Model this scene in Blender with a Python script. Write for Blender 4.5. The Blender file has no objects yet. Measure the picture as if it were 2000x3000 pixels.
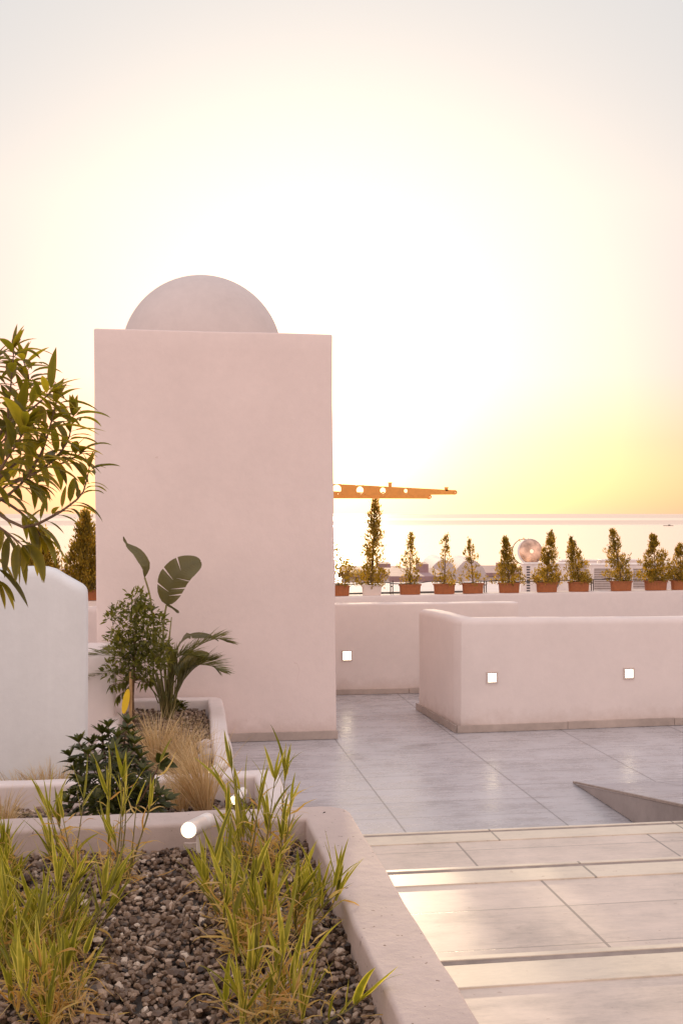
import bpy, math, random
import numpy as np
from mathutils import Vector, noise, Matrix
random.seed(7)
S = bpy.context.scene
C = S.collection
R_ = math.radians
# ---------------------------------------------------------------- camera
YAW = R_(8.7); CAMZ = 1.6; F = 3400.0; HZ = 1505.0      # metres; survey of the photo in its own 2000x3000 grid
cam_d = bpy.data.cameras.new('camera'); cam = bpy.data.objects.new('camera', cam_d); C.objects.link(cam)
cam.location = (0, 0, CAMZ); cam.rotation_euler = (R_(90), 0, -YAW)
cam_d.sensor_fit = 'VERTICAL'; cam_d.sensor_height = 36; cam_d.lens = 36*F/3000
cam_d.shift_y = 5/3000; cam_d.clip_start = 0.05; cam_d.clip_end = 200000
S.camera = cam
S.view_settings.view_transform = 'Standard'; S.view_settings.look = 'None'
S.view_settings.exposure = 0; S.view_settings.gamma = 1
# ---------------------------------------------------------------- sun and sky
SUN_AZ = R_(8.7 - 0.75)      # clockwise from +Y
SUN_EL = R_(4.5)
sdir = Vector((math.sin(SUN_AZ)*math.cos(SUN_EL), math.cos(SUN_AZ)*math.cos(SUN_EL), math.sin(SUN_EL)))
sl = bpy.data.lights.new('sun', 'SUN'); sl.energy = 3.2; sl.angle = R_(0.5); sl.color = (1.0, 0.78, 0.5)
so = bpy.data.objects.new('sun', sl); C.objects.link(so)
so.rotation_euler = (-sdir).to_track_quat('-Z', 'Y').to_euler(); so.location = sdir*30
W = bpy.data.worlds.new('World'); S.world = W; W.use_nodes = True
nt = W.node_tree; N = nt.nodes; L = nt.links; N.clear()
def wn(t, **k):
    n = N.new(t)
    for a, b in k.items(): setattr(n, a, b)
    return n
def wmath(op, a, b=None, c=None, clamp=False):
    n = wn('ShaderNodeMath', operation=op); n.use_clamp = clamp
    for i, v in enumerate((a, b, c)):
        if v is None: continue
        if isinstance(v, (int, float)): n.inputs[i].default_value = v
        else: L.new(v, n.inputs[i])
    return n.outputs[0]
def wramp(fac, stops):
    r = wn('ShaderNodeValToRGB'); L.new(fac, r.inputs[0]); e = r.color_ramp.elements
    while len(e) < len(stops): e.new(0.5)
    for el, (p, c) in zip(e, stops): el.position = p; el.color = (*c, 1)
    return r.outputs[0]
out = wn('ShaderNodeOutputWorld'); tc = wn('ShaderNodeTexCoord')
nrm = wn('ShaderNodeVectorMath', operation='NORMALIZE'); L.new(tc.outputs['Generated'], nrm.inputs[0]); D = nrm.outputs[0]
dot = wn('ShaderNodeVectorMath', operation='DOT_PRODUCT'); L.new(D, dot.inputs[0]); dot.inputs[1].default_value = sdir
ang = wmath('MULTIPLY', wmath('ARCCOSINE', wmath('MINIMUM', dot.outputs['Value'], 0.999999)), 180/math.pi)
sep = wn('ShaderNodeSeparateXYZ'); L.new(D, sep.inputs[0])
el = wmath('MULTIPLY', wmath('ARCSINE', sep.outputs[2]), 1/(math.pi/2), clamp=True)     # 0..1 = 0..90 deg
front = wramp(el, [(0.0, (0.62,0.34,0.28)), (0.005, (0.62,0.33,0.27)), (0.038, (0.60,0.215,0.32)), (0.075, (0.52,0.30,0.50)), (0.165, (0.55,0.55,0.59)), (0.27, (0.59,0.59,0.61)), (1.0, (0.62,0.68,0.80))])
back = wramp(el, [(0.0, (0.95,0.72,0.68)), (0.15, (1.25,0.94,0.84)), (0.4, (1.10,0.91,0.88)), (1.0, (0.78,0.84,0.98))])
hd = wn('ShaderNodeVectorMath', operation='DOT_PRODUCT'); L.new(D, hd.inputs[0]); hd.inputs[1].default_value = (math.sin(SUN_AZ), math.cos(SUN_AZ), 0)
fb = wn('ShaderNodeMapRange', interpolation_type='SMOOTHSTEP'); L.new(hd.outputs['Value'], fb.inputs[0]); fb.inputs[1].default_value = -0.1; fb.inputs[2].default_value = 0.93
mx = wn('ShaderNodeMix', data_type='RGBA'); L.new(fb.outputs[0], mx.inputs[0]); L.new(back, mx.inputs[6]); L.new(front, mx.inputs[7])
def glow(amp, sig, p, col):
    g = wmath('MULTIPLY', wmath('EXPONENT', wmath('MULTIPLY', wmath('POWER', wmath('DIVIDE', ang, sig), p), -1)), amp)
    v = wn('ShaderNodeVectorMath', operation='SCALE'); v.inputs[0].default_value = col; L.new(g, v.inputs['Scale']); return v.outputs[0]
def vadd(a, b):
    v = wn('ShaderNodeVectorMath', operation='ADD'); L.new(a, v.inputs[0]); L.new(b, v.inputs[1]); return v.outputs[0]
sky = wn('ShaderNodeTexSky', sky_type='NISHITA'); sky.sun_disc = False; sky.sun_elevation = SUN_EL; sky.sun_rotation = SUN_AZ
sky.air_density = 1.2; sky.dust_density = 2.0
ns = wn('ShaderNodeVectorMath', operation='SCALE'); L.new(sky.outputs[0], ns.inputs[0]); ns.inputs['Scale'].default_value = 0.05
tot = vadd(vadd(mx.outputs[2], ns.outputs[0]), vadd(glow(0.55, 13, 2.0, (1,0.95,0.80)), glow(3.0, 3.0, 1.3, (1,0.80,0.45))))
bg = wn('ShaderNodeBackground'); L.new(tot, bg.inputs[0]); bg.inputs[1].default_value = 1.0
L.new(bg.outputs[0], out.inputs[0])

# ---------------------------------------------------------------- survey helpers
sn, cs = math.sin(YAW), math.cos(YAW)
def at(x, y, t):
    xr = (x-1000)/F*t
    return Vector((xr*cs + t*sn, t*cs - xr*sn, CAMZ - (y-HZ)/F*t))
def onz(x, y, z): return at(x, y, F*(CAMZ-z)/(y-HZ))
def onY(x, y, Y):
    return at(x, y, Y/(cs - (x-1000)/F*sn))
# ---------------------------------------------------------------- object helpers
def tag(o, label=None, cat=None, group=None, kind=None):
    if label: o['label'] = label
    if cat: o['category'] = cat
    if group: o['group'] = group
    if kind: o['kind'] = kind
    return o
def empty(name, loc, label, cat, group=None):
    o = bpy.data.objects.new(name, None); C.objects.link(o); o.location = loc; o.empty_display_size = .1
    return tag(o, label, cat, group)
class MB:
    def __init__(s): s.v = []; s.f = []; s.a = []; s.val = 0.5
    def add(s, vs, fs, val=None):
        b = len(s.v); s.v += [tuple(p) for p in vs]; s.f += [tuple(b+i for i in f) for f in fs]
        s.a += [s.val if val is None else val]*len(vs)
    def adda(s, vs, fs, vals):
        b = len(s.v); s.v += [tuple(p) for p in vs]; s.f += [tuple(b+i for i in f) for f in fs]; s.a += list(vals)
    def box(s, x0, x1, y0, y1, z0, z1):
        s.add([(x0,y0,z0),(x1,y0,z0),(x1,y1,z0),(x0,y1,z0),(x0,y0,z1),(x1,y0,z1),(x1,y1,z1),(x0,y1,z1)],
              [(0,3,2,1),(4,5,6,7),(0,1,5,4),(1,2,6,5),(2,3,7,6),(3,0,4,7)])
    def tube(s, pts, rad, n=6, cap=True, val=None):
        pts = [Vector(p) for p in pts]; rs = rad if isinstance(rad, (list, tuple)) else [rad]*len(pts)
        vs = []; up = None
        for i, p in enumerate(pts):
            d = (pts[min(i+1, len(pts)-1)] - pts[max(i-1, 0)]).normalized()
            if up is None: up = d.orthogonal().normalized()
            up = (up - d*up.dot(d)).normalized(); w = d.cross(up)
            for k in range(n):
                a = 2*math.pi*k/n; vs.append(p + (up*math.cos(a) + w*math.sin(a))*rs[i])
        fs = [(i*n+k, i*n+(k+1)%n, (i+1)*n+(k+1)%n, (i+1)*n+k) for i in range(len(pts)-1) for k in range(n)]
        if cap: fs += [tuple(range(n))[::-1], tuple(range((len(pts)-1)*n, len(pts)*n))]
        s.add(vs, fs, val)
    def lathe(s, c, prof, n=24, axis=None):
        # prof: (radius, height) pairs about axis
        c = Vector(c); ax = Vector(axis).normalized() if axis is not None else Vector((0,0,1))
        u = ax.orthogonal().normalized(); w = ax.cross(u); vs = []
        for r, h in prof:
            for k in range(n):
                a = 2*math.pi*k/n; vs.append(c + ax*h + (u*math.cos(a)+w*math.sin(a))*r)
        fs = [(i*n+k, i*n+(k+1)%n, (i+1)*n+(k+1)%n, (i+1)*n+k) for i in range(len(prof)-1) for k in range(n)]
        s.add(vs, fs)
    def build(s, name, mat, parent=None, smooth=False, bevel=None, loc=None, sharp=None):
        me = bpy.data.meshes.new(name)
        o_ = Vector((0,0,0))
        if parent is not None: o_ = parent_origin(parent)
        elif loc is not None: o_ = Vector(loc)
        me.from_pydata([tuple(Vector(p)-o_) for p in s.v], [], s.f)
        at_ = me.attributes.new('tone', 'FLOAT', 'POINT'); at_.data.foreach_set('value', s.a)
        if smooth: me.polygons.foreach_set('use_smooth', [True]*len(me.polygons))
        me.materials.append(mat); me.update()
        o = bpy.data.objects.new(name, me); C.objects.link(o)
        if parent is not None: o.parent = parent
        elif loc is not None: o.location = loc
        if sharp and smooth: me.set_sharp_from_angle(angle=R_(sharp))
        if bevel:
            m = o.modifiers.new('b', 'BEVEL'); m.width = bevel; m.segments = 2; m.limit_method = 'ANGLE'; m.harden_normals = False
        return o
def parent_origin(p):
    v = Vector((0,0,0))
    while p is not None: v += p.location; p = p.parent
    return v
# ---------------------------------------------------------------- materials
def mat(name):
    m = bpy.data.materials.new(name); m.use_nodes = True; t = m.node_tree
    return m, t, t.nodes, t.links, t.nodes['Principled BSDF']
def mth(t, op, a, b=None, clamp=False):
    n = t.nodes.new('ShaderNodeMath'); n.operation = op; n.use_clamp = clamp
    for i, v in enumerate((a, b)):
        if v is None: continue
        if isinstance(v, (int, float)): n.inputs[i].default_value = v
        else: t.links.new(v, n.inputs[i])
    return n.outputs[0]
def ramp(t, fac, stops):
    r = t.nodes.new('ShaderNodeValToRGB'); t.links.new(fac, r.inputs[0]); e = r.color_ramp.elements
    while len(e) < len(stops): e.new(0.5)
    for q, (p, c) in zip(e, stops): q.position = p; q.color = (*c, 1)
    return r.outputs[0]
def nz(t, scale, detail=4, vec=None, rough=0.5, sc=None):
    n = t.nodes.new('ShaderNodeTexNoise'); n.inputs['Scale'].default_value = scale; n.inputs['Detail'].default_value = detail; n.inputs['Roughness'].default_value = rough
    g = t.nodes.new('ShaderNodeNewGeometry'); v = g.outputs['Position']
    if sc:
        m = t.nodes.new('ShaderNodeVectorMath'); m.operation = 'MULTIPLY'; t.links.new(v, m.inputs[0]); m.inputs[1].default_value = sc; v = m.outputs[0]
    t.links.new(v, n.inputs['Vector']); return n.outputs['Fac']
def bump(t, h, strength, dist=0.01):
    b = t.nodes.new('ShaderNodeBump'); b.inputs['Strength'].default_value = strength; b.inputs['Distance'].default_value = dist
    t.links.new(h, b.inputs['Height']); return b.outputs[0]
def plaster(name, col, rough=0.8, var=0.028, bs=0.22, streak=0.0, speck=False, spec=.25, stain=0, crack=False):
    m, t, n, l, p = mat(name)
    a = nz(t, 1.7, 5); b = nz(t, 14, 6, rough=.7)
    s = mth(t, 'ADD', mth(t, 'MULTIPLY', a, .6), mth(t, 'MULTIPLY', b, .4))
    if streak:
        s = mth(t, 'ADD', mth(t, 'MULTIPLY', s, 1-streak), mth(t, 'MULTIPLY', nz(t, 1.0, 4, sc=(9,9,.35)), streak))
    c0 = tuple(c*(1-var*2.2) for c in col); c1 = tuple(min(.95, c*(1+var)) for c in col)
    c = ramp(t, s, [(0.35, c0), (0.65, c1)])
    if speck:
        k = ramp(t, nz(t, 60, 2), [(0.0, (.35,.3,.27)), (0.27, (.45,.38,.34)), (0.31, (1,1,1)), (1, (1,1,1))])
        mm = n.new('ShaderNodeMix'); mm.data_type = 'RGBA'; mm.blend_type = 'MULTIPLY'; mm.inputs[0].default_value = 1
        l.new(c, mm.inputs[6]); l.new(k, mm.inputs[7]); c = mm.outputs[2]
    def mul(c, k):
        mm = n.new('ShaderNodeMix'); mm.data_type = 'RGBA'; mm.blend_type = 'MULTIPLY'; mm.inputs[0].default_value = 1; l.new(c, mm.inputs[6]); l.new(k, mm.inputs[7]); return mm.outputs[2]
    if stain:      # splash dirt along the foot of the wall and a few drip marks
        g = n.new('ShaderNodeNewGeometry'); sz = n.new('ShaderNodeSeparateXYZ'); l.new(g.outputs['Position'], sz.inputs[0])
        hgt = mth(t, 'ADD', sz.outputs[2], mth(t, 'MULTIPLY', mth(t, 'SUBTRACT', nz(t, 7, 6, rough=.7), .5), .28))
        c = mul(c, ramp(t, hgt, [(0.0, (1-stain*1.3, 1-stain*1.7, 1-stain*2.0)), (0.16, (1, 1, 1))]))
    if crack:
        vo = n.new('ShaderNodeTexVoronoi'); vo.feature = 'DISTANCE_TO_EDGE'; vo.inputs['Scale'].default_value = .8; g2 = n.new('ShaderNodeNewGeometry')
        wv = n.new('ShaderNodeVectorMath'); wv.operation = 'ADD'; nn_ = n.new('ShaderNodeTexNoise'); nn_.inputs['Scale'].default_value = 5; l.new(g2.outputs['Position'], nn_.inputs['Vector'])
        sv = n.new('ShaderNodeVectorMath'); sv.operation = 'SCALE'; sv.inputs['Scale'].default_value = .35; l.new(nn_.outputs['Color'], sv.inputs[0]); l.new(g2.outputs['Position'], wv.inputs[0]); l.new(sv.outputs[0], wv.inputs[1]); l.new(wv.outputs[0], vo.inputs['Vector'])
        msk = mth(t, 'MULTIPLY', mth(t, 'LESS_THAN', vo.outputs['Distance'], .0022), mth(t, 'GREATER_THAN', nz(t, 1.3, 2), .58))
        c = mul(c, ramp(t, msk, [(0, (1,1,1)), (1, (.90,.87,.85))]))
    l.new(c, p.inputs['Base Color']); p.inputs['Roughness'].default_value = rough; p.inputs['Specular IOR Level'].default_value = spec
    hh = mth(t, 'ADD', mth(t, 'MULTIPLY', nz(t, 3.5, 3), 1.0), mth(t, 'ADD', mth(t, 'MULTIPLY', nz(t, 45, 5, rough=.65), .22), mth(t, 'MULTIPLY', nz(t, 260, 2), .05)))
    l.new(bump(t, hh, bs, .02), p.inputs['Normal']); return m
def simple(name, col, rough=0.5, metal=0, var=0.12, scale=20, bs=0.1):
    m, t, n, l, p = mat(name)
    c = ramp(t, nz(t, scale, 4), [(0.3, tuple(x*(1-var) for x in col)), (0.7, tuple(min(1, x*(1+var)) for x in col))])
    l.new(c, p.inputs['Base Color']); p.inputs['Roughness'].default_value = rough; p.inputs['Metallic'].default_value = metal
    if bs: l.new(bump(t, nz(t, scale*4, 3), bs, .005), p.inputs['Normal'])
    return m
def emit(name, col, s):
    m, t, n, l, p = mat(name)
    e = nz(t, 90, 2)
    c = ramp(t, e, [(0.2, tuple(x*.93 for x in col)), (0.8, col)])
    p.inputs['Base Color'].default_value = (.9,.88,.85,1); l.new(c, p.inputs['Emission Color']); p.inputs['Emission Strength'].default_value = s
    return m
def tiles(name, x0, y0, Wt, Ht, col, var=0.24, jw=0.0045, jr=0.0030, rough=(0.26, 0.55), jd=0.38, seed=0.0):
    m, t, n, l, p = mat(name)
    g = n.new('ShaderNodeNewGeometry'); s = n.new('ShaderNodeSeparateXYZ'); l.new(g.outputs['Position'], s.inputs[0])
    def grid(o, off, w):
        q = mth(t, 'DIVIDE', mth(t, 'SUBTRACT', o, off), w); fr = mth(t, 'FRACT', q); fl = mth(t, 'FLOOR', q)
        e = mth(t, 'MULTIPLY', mth(t, 'SUBTRACT', 0.5, mth(t, 'ABSOLUTE', mth(t, 'SUBTRACT', fr, 0.5))), w); return e, fl
    ex, ix = grid(s.outputs[0], x0, Wt); ey, iy = grid(s.outputs[1], y0, Ht)
    j = mth(t, 'MAXIMUM', mth(t, 'LESS_THAN', ex, jw), mth(t, 'MULTIPLY', mth(t, 'LESS_THAN', ey, jr), .75))
    wh = n.new('ShaderNodeTexWhiteNoise'); wh.noise_dimensions = '3D'; cb = n.new('ShaderNodeCombineXYZ'); l.new(ix, cb.inputs[0]); l.new(iy, cb.inputs[1]); cb.inputs[2].default_value = seed; l.new(cb.outputs[0], wh.inputs['Vector'])
    st = nz(t, 1.0, 8, rough=.72, sc=(3.0, 15, 1)); bl = nz(t, 3.4, 9, rough=.66); fi = nz(t, 1.0, 5, rough=.8, sc=(22, 70, 1))
    f = mth(t, 'ADD', mth(t, 'ADD', mth(t, 'MULTIPLY', st, .30), mth(t, 'MULTIPLY', fi, .22)), mth(t, 'ADD', mth(t, 'MULTIPLY', bl, .45), mth(t, 'MULTIPLY', wh.outputs['Value'], .05)))
    c = ramp(t, f, [(0.32, tuple(x*(1-var*1.5) for x in col)), (0.5, col), (0.68, tuple(x*(1+var) for x in col))])
    sp = ramp(t, nz(t, 33, 3, sc=(1,1.6,1)), [(0, (.6,.5,.46)), (.25, (.72,.64,.6)), (.30, (1,1,1)), (1, (1,1,1))])
    m0 = n.new('ShaderNodeMix'); m0.data_type = 'RGBA'; m0.blend_type = 'MULTIPLY'; m0.inputs[0].default_value = .8; l.new(c, m0.inputs[6]); l.new(sp, m0.inputs[7])
    mm = n.new('ShaderNodeMix'); mm.data_type = 'RGBA'; l.new(mth(t, 'MULTIPLY', j, .85), mm.inputs[0]); l.new(m0.outputs[2], mm.inputs[6]); mm.inputs[7].default_value = (*[x*jd for x in col], 1)
    l.new(mm.outputs[2], p.inputs['Base Color'])
    rr = n.new('ShaderNodeMapRange'); l.new(mth(t, 'ADD', mth(t, 'MULTIPLY', st, .6), mth(t, 'MULTIPLY', bl, .4)), rr.inputs[0]); rr.inputs[1].default_value = .3; rr.inputs[2].default_value = .7; rr.inputs[3].default_value = rough[0]; rr.inputs[4].default_value = rough[1]
    l.new(rr.outputs[0], p.inputs['Roughness'])
    h = mth(t, 'SUBTRACT', mth(t, 'MULTIPLY', st, .08), mth(t, 'MULTIPLY', j, .5)); l.new(bump(t, h, .35, .004), p.inputs['Normal']); return m
def leafmat(name, stops, rough=0.45, trans=0.35, tcol=None, tboost=1.6):
    m, t, n, l, p = mat(name)
    a = n.new('ShaderNodeAttribute'); a.attribute_name = 'tone'
    f = mth(t, 'ADD', a.outputs['Fac'], mth(t, 'MULTIPLY', mth(t, 'SUBTRACT', nz(t, 60, 3), .5), .25), clamp=True)
    c = ramp(t, f, stops); l.new(c, p.inputs['Base Color']); p.inputs['Roughness'].default_value = rough
    tr = n.new('ShaderNodeBsdfTranslucent'); g = n.new('ShaderNodeMix'); g.data_type = 'RGBA'; g.blend_type = 'MULTIPLY'; g.inputs[0].default_value = 1
    l.new(c, g.inputs[6]); g.inputs[7].default_value = (*(tcol or (tboost*1.15, tboost*1.1, tboost*.45)), 1); l.new(g.outputs[2], tr.inputs[0])
    ms = n.new('ShaderNodeMixShader'); ms.inputs[0].default_value = trans; l.new(p.outputs[0], ms.inputs[1]); l.new(tr.outputs[0], ms.inputs[2])
    l.new(ms.outputs[0], n['Material Output'].inputs[0]); return m
M = {}
M['wall'] = plaster('pink_white_plaster', (0.80,0.70,0.66), stain=.12)
M['tower'] = plaster('tower_plaster', (0.81,0.68,0.635), bs=.28, stain=.14, crack=True)
M['white'] = plaster('white_plaster', (0.80,0.81,0.81), streak=.35, var=.05)
M['dome'] = plaster('dome_plaster', (0.64,0.56,0.53), bs=.2, var=.04)
M['planter'] = plaster('planter_plaster', (0.60,0.485,0.435), var=.07, bs=.45, rough=.85, speck=True)
M['planter2'] = plaster('planter_plaster_pale', (0.78,0.68,0.64), var=.05, bs=.3, rough=.8)
M['skirt'] = plaster('skirting_tile', (0.50,0.41,0.36), var=.12, rough=.45)
M['floor'] = tiles('terrace_tiles', 1.20, 5.02, 0.85, 0.32, (0.475,0.455,0.468), var=.32, rough=(.15,.42))
M['tread'] = tiles('step_tiles', 1.24, 3.78, 0.86, 0.315, (0.63,0.52,0.44), var=.34, seed=3.0)
M['nosing'] = tiles('nosing_tiles', 1.43, 0, 0.86, 50, (0.70,0.60,0.475), rough=(.35,.55), seed=5.0)
M['groove'] = simple('anti_slip_strip', (0.34,0.27,0.23), .8, var=.2)
M['ramp'] = tiles('ramp_tiles', 2.9, 5.0, 0.85, 0.32, (0.42,0.40,0.42), rough=(.2,.4), seed=8.0)
M['rampside'] = plaster('ramp_side', (0.36,0.31,0.29), var=.12)
M['lamp'] = emit('lamp_glass', (1.0,0.84,0.58), 10)
M['lampframe'] = simple('lamp_frame', (0.64,0.54,0.48), .4, var=.05, bs=0)
M['spotwhite'] = simple('spot_white_metal', (0.85,0.80,0.76), .35, var=.06, bs=0)
M['spotglass'] = emit('spot_glass', (1.0,0.76,0.42), 4)
M['terracotta'] = simple('terracotta_plastic', (0.37,0.115,0.032), .55, var=.12, scale=30)
M['whitepot'] = simple('white_plastic', (0.78,0.66,0.60), .5, var=.05)
M['soil'] = simple('soil', (0.06,0.04,0.03), .95, var=.4, scale=80, bs=.6)
M['beam'] = simple('flare_tinted_steel', (0.85,0.36,0.07), .45, 0.0, var=.1, bs=.05)  # plain steel with the orange of the sun flare put into its base colour
M['steel'] = simple('dark_steel', (0.09,0.065,0.05), .5, .5, var=.2, bs=0)
M['pipe'] = simple('black_hose', (0.03,0.025,0.025), .5, var=.2, bs=0)
M['ac'] = simple('ac_casing', (0.76,0.68,0.64), .45, var=.05, scale=6, bs=.03)
M['grille'] = simple('ac_grille', (0.26,0.20,0.18), .6, var=.2)
M['mirror'] = simple('polished_metal', (0.66,0.45,0.34), .25, .85, var=.45, scale=7, bs=.4)
M['house'] = plaster('far_plaster', (0.70,0.60,0.58), var=.05)
M['roofp'] = plaster('far_roof', (0.40,0.26,0.26), var=.1)
M['window'] = simple('window_dark', (0.08,0.07,0.08), .15, var=.2, bs=0)
M['bark'] = simple('bark', (0.17,0.10,0.055), .85, var=.35, scale=60, bs=.7)
M['greenstem'] = simple('green_stem', (0.20,0.17,0.05), .6, var=.25, scale=40)
M['yellow'] = simple('yellow_card', (0.85,0.55,0.02), .5, var=.05, bs=0)
M['stake'] = simple('bamboo_stake', (0.50,0.30,0.13), .7, var=.2)
M['rock'] = plaster('pale_rock', (0.62,0.52,0.47), var=.2, bs=.9)
M['boat'] = simple('boat_paint', (0.25,0.2,0.19), .5, bs=0)
M['mango'] = leafmat('tree_leaf', [(0,(.045,.040,.006)),(.5,(.105,.092,.010)),(1,(.24,.18,.018))], rough=.45, trans=.52, tboost=3.4)
M['lemon'] = leafmat('lemon_leaf', [(0,(.06,.065,.012)),(.6,(.14,.14,.020)),(1,(.27,.24,.035))], trans=.4)
M['strel'] = leafmat('broad_leaf', [(0,(.075,.068,.030)),(.6,(.13,.115,.042)),(1,(.24,.20,.045))], trans=.22, rough=.4)
M['palm'] = leafmat('palm_leaf', [(0,(.08,.08,.022)),(.6,(.16,.15,.04)),(1,(.3,.25,.08))], trans=.25)
M['shrub'] = leafmat('shrub_leaf', [(0,(.022,.028,.006)),(.6,(.062,.070,.012)),(1,(.14,.14,.022))], rough=.5, trans=.2)
M['feather'] = leafmat('feather_grass', [(0,(.34,.22,.10)),(.5,(.66,.50,.27)),(1,(.85,.72,.46))], rough=.6, trans=.35, tcol=(1.2,1.05,.8))
M['reed'] = leafmat('reed_leaf', [(0,(.46,.24,.07)),(.10,(.54,.37,.15)),(.24,(.60,.48,.26)),(.30,(.10,.105,.014)),(.65,(.27,.26,.030)),(.85,(.60,.52,.12)),(1,(.74,.63,.24))], rough=.5, trans=.45, tboost=1.7)
M['conifer'] = leafmat('conifer_leaf', [(0,(.075,.06,.010)),(.5,(.19,.15,.022)),(1,(.38,.28,.045))], trans=.55, rough=.6, tcol=(2.5,1.95,.55))
def gravelmat():
    m, t, n, l, p = mat('gravel_stones'); a = n.new('ShaderNodeAttribute'); a.attribute_name = 'tone'
    f = mth(t, 'ADD', a.outputs['Fac'], mth(t, 'MULTIPLY', mth(t, 'SUBTRACT', nz(t, 150, 4), .5), .3), clamp=True)
    l.new(ramp(t, f, [(0,(.035,.020,.013)),(.3,(.14,.085,.053)),(.6,(.28,.185,.12)),(.85,(.42,.30,.215)),(1,(.62,.50,.39))]), p.inputs['Base Color'])
    p.inputs['Roughness'].default_value = .5; l.new(bump(t, nz(t, 300, 3), .3, .002), p.inputs['Normal']); return m
M['gravel'] = gravelmat()
def seamat():
    m, t, n, l, p = mat('sea_water'); g = n.new('ShaderNodeNewGeometry'); sp = n.new('ShaderNodeSeparateXYZ'); l.new(g.outputs['Position'], sp.inputs[0])
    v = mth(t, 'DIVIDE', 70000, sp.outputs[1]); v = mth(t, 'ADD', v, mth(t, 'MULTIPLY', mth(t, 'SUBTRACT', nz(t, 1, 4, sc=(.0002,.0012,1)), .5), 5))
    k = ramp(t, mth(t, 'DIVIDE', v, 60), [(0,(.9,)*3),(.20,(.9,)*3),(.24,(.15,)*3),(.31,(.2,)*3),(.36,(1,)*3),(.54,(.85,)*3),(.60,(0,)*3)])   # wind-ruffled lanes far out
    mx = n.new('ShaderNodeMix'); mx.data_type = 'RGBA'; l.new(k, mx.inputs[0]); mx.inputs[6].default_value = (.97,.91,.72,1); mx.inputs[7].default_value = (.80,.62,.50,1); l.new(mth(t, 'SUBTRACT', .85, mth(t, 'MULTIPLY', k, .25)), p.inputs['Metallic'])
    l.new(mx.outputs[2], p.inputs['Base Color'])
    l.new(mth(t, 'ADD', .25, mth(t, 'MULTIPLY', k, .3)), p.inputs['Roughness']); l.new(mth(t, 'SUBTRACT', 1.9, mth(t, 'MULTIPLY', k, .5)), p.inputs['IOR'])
    l.new(bump(t, nz(t, 1, 5, sc=(.3,.6,1)), .5, .4), p.inputs['Normal']); return m
M['sea'] = seamat()
M['terrain'] = plaster('dry_ground', (0.24,0.18,0.14), var=.2)

# ---------------------------------------------------------------- walls
def fillet(pts, rads, n=6):
    out = []
    for i, p in enumerate(pts):
        p = Vector(p).to_2d() if len(p) == 3 else Vector(p); r = rads[i]
        if i == 0 or i == len(pts)-1 or r <= 0: out.append(p); continue
        a = (Vector(pts[i-1][:2])-p).normalized(); b = (Vector(pts[i+1][:2])-p).normalized()
        for k in range(n+1):
            s = k/n; q0 = p+a*r*(1-s); q1 = p+b*r*s; out.append(q0.lerp(p, s).lerp(p.lerp(q1 if s else p, 1), s) if False else (p+a*r)*(1-s)**2 + p*2*s*(1-s) + (p+b*r)*s*s)
    return out
def sweep(path, th, z0, z1, r=0.03, wob=0.004, step=0.06, zf=None):
    """solid wall with a rounded top along a 2-D path"""
    P2 = []
    for a, b in zip(path[:-1], path[1:]):
        d = (b-a).length; k = max(1, int(d/step))
        P2 += [a.lerp(b, i/k) for i in range(k)]
    P2.append(path[-1]); h = th/2
    prof = [(-h, z0 + (z1-r-z0)*i/max(1, int((z1-z0)/.1))) for i in range(max(1, int((z1-z0)/.1)))]
    prof += [(-h + r - r*math.cos(a), z1-r+r*math.sin(a)) for a in [math.pi/2*i/5 for i in range(6)]]
    mid = [(u*(h-r), z1) for u in (-.5, 0, .5)]
    prof = prof + mid + [(-u, z) for u, z in reversed(prof)]
    n = len(prof); vs = []
    for i, p in enumerate(P2):
        d = (P2[min(i+1, len(P2)-1)] - P2[max(i-1, 0)]).normalized(); nn = Vector((d.y, -d.x))
        for u, z in prof:
            dz = (zf(i/(len(P2)-1)) if zf and z > z0+1e-6 else 0)*((z-z0)/(z1-z0))
            q = Vector((p.x+nn.x*u, p.y+nn.y*u, z+dz)); q += noise.noise_vector(q*2.3)*wob*1.3 + noise.noise_vector(q*9)*wob*.45
            vs.append(q)
    fs = [(i*n+k, (i+1)*n+k, (i+1)*n+k+1, i*n+k+1) for i in range(len(P2)-1) for k in range(n-1)]
    fs += [tuple(range(n)), tuple(reversed(range((len(P2)-1)*n, len(P2)*n)))]
    b = MB(); b.add(vs, fs); return b
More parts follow.
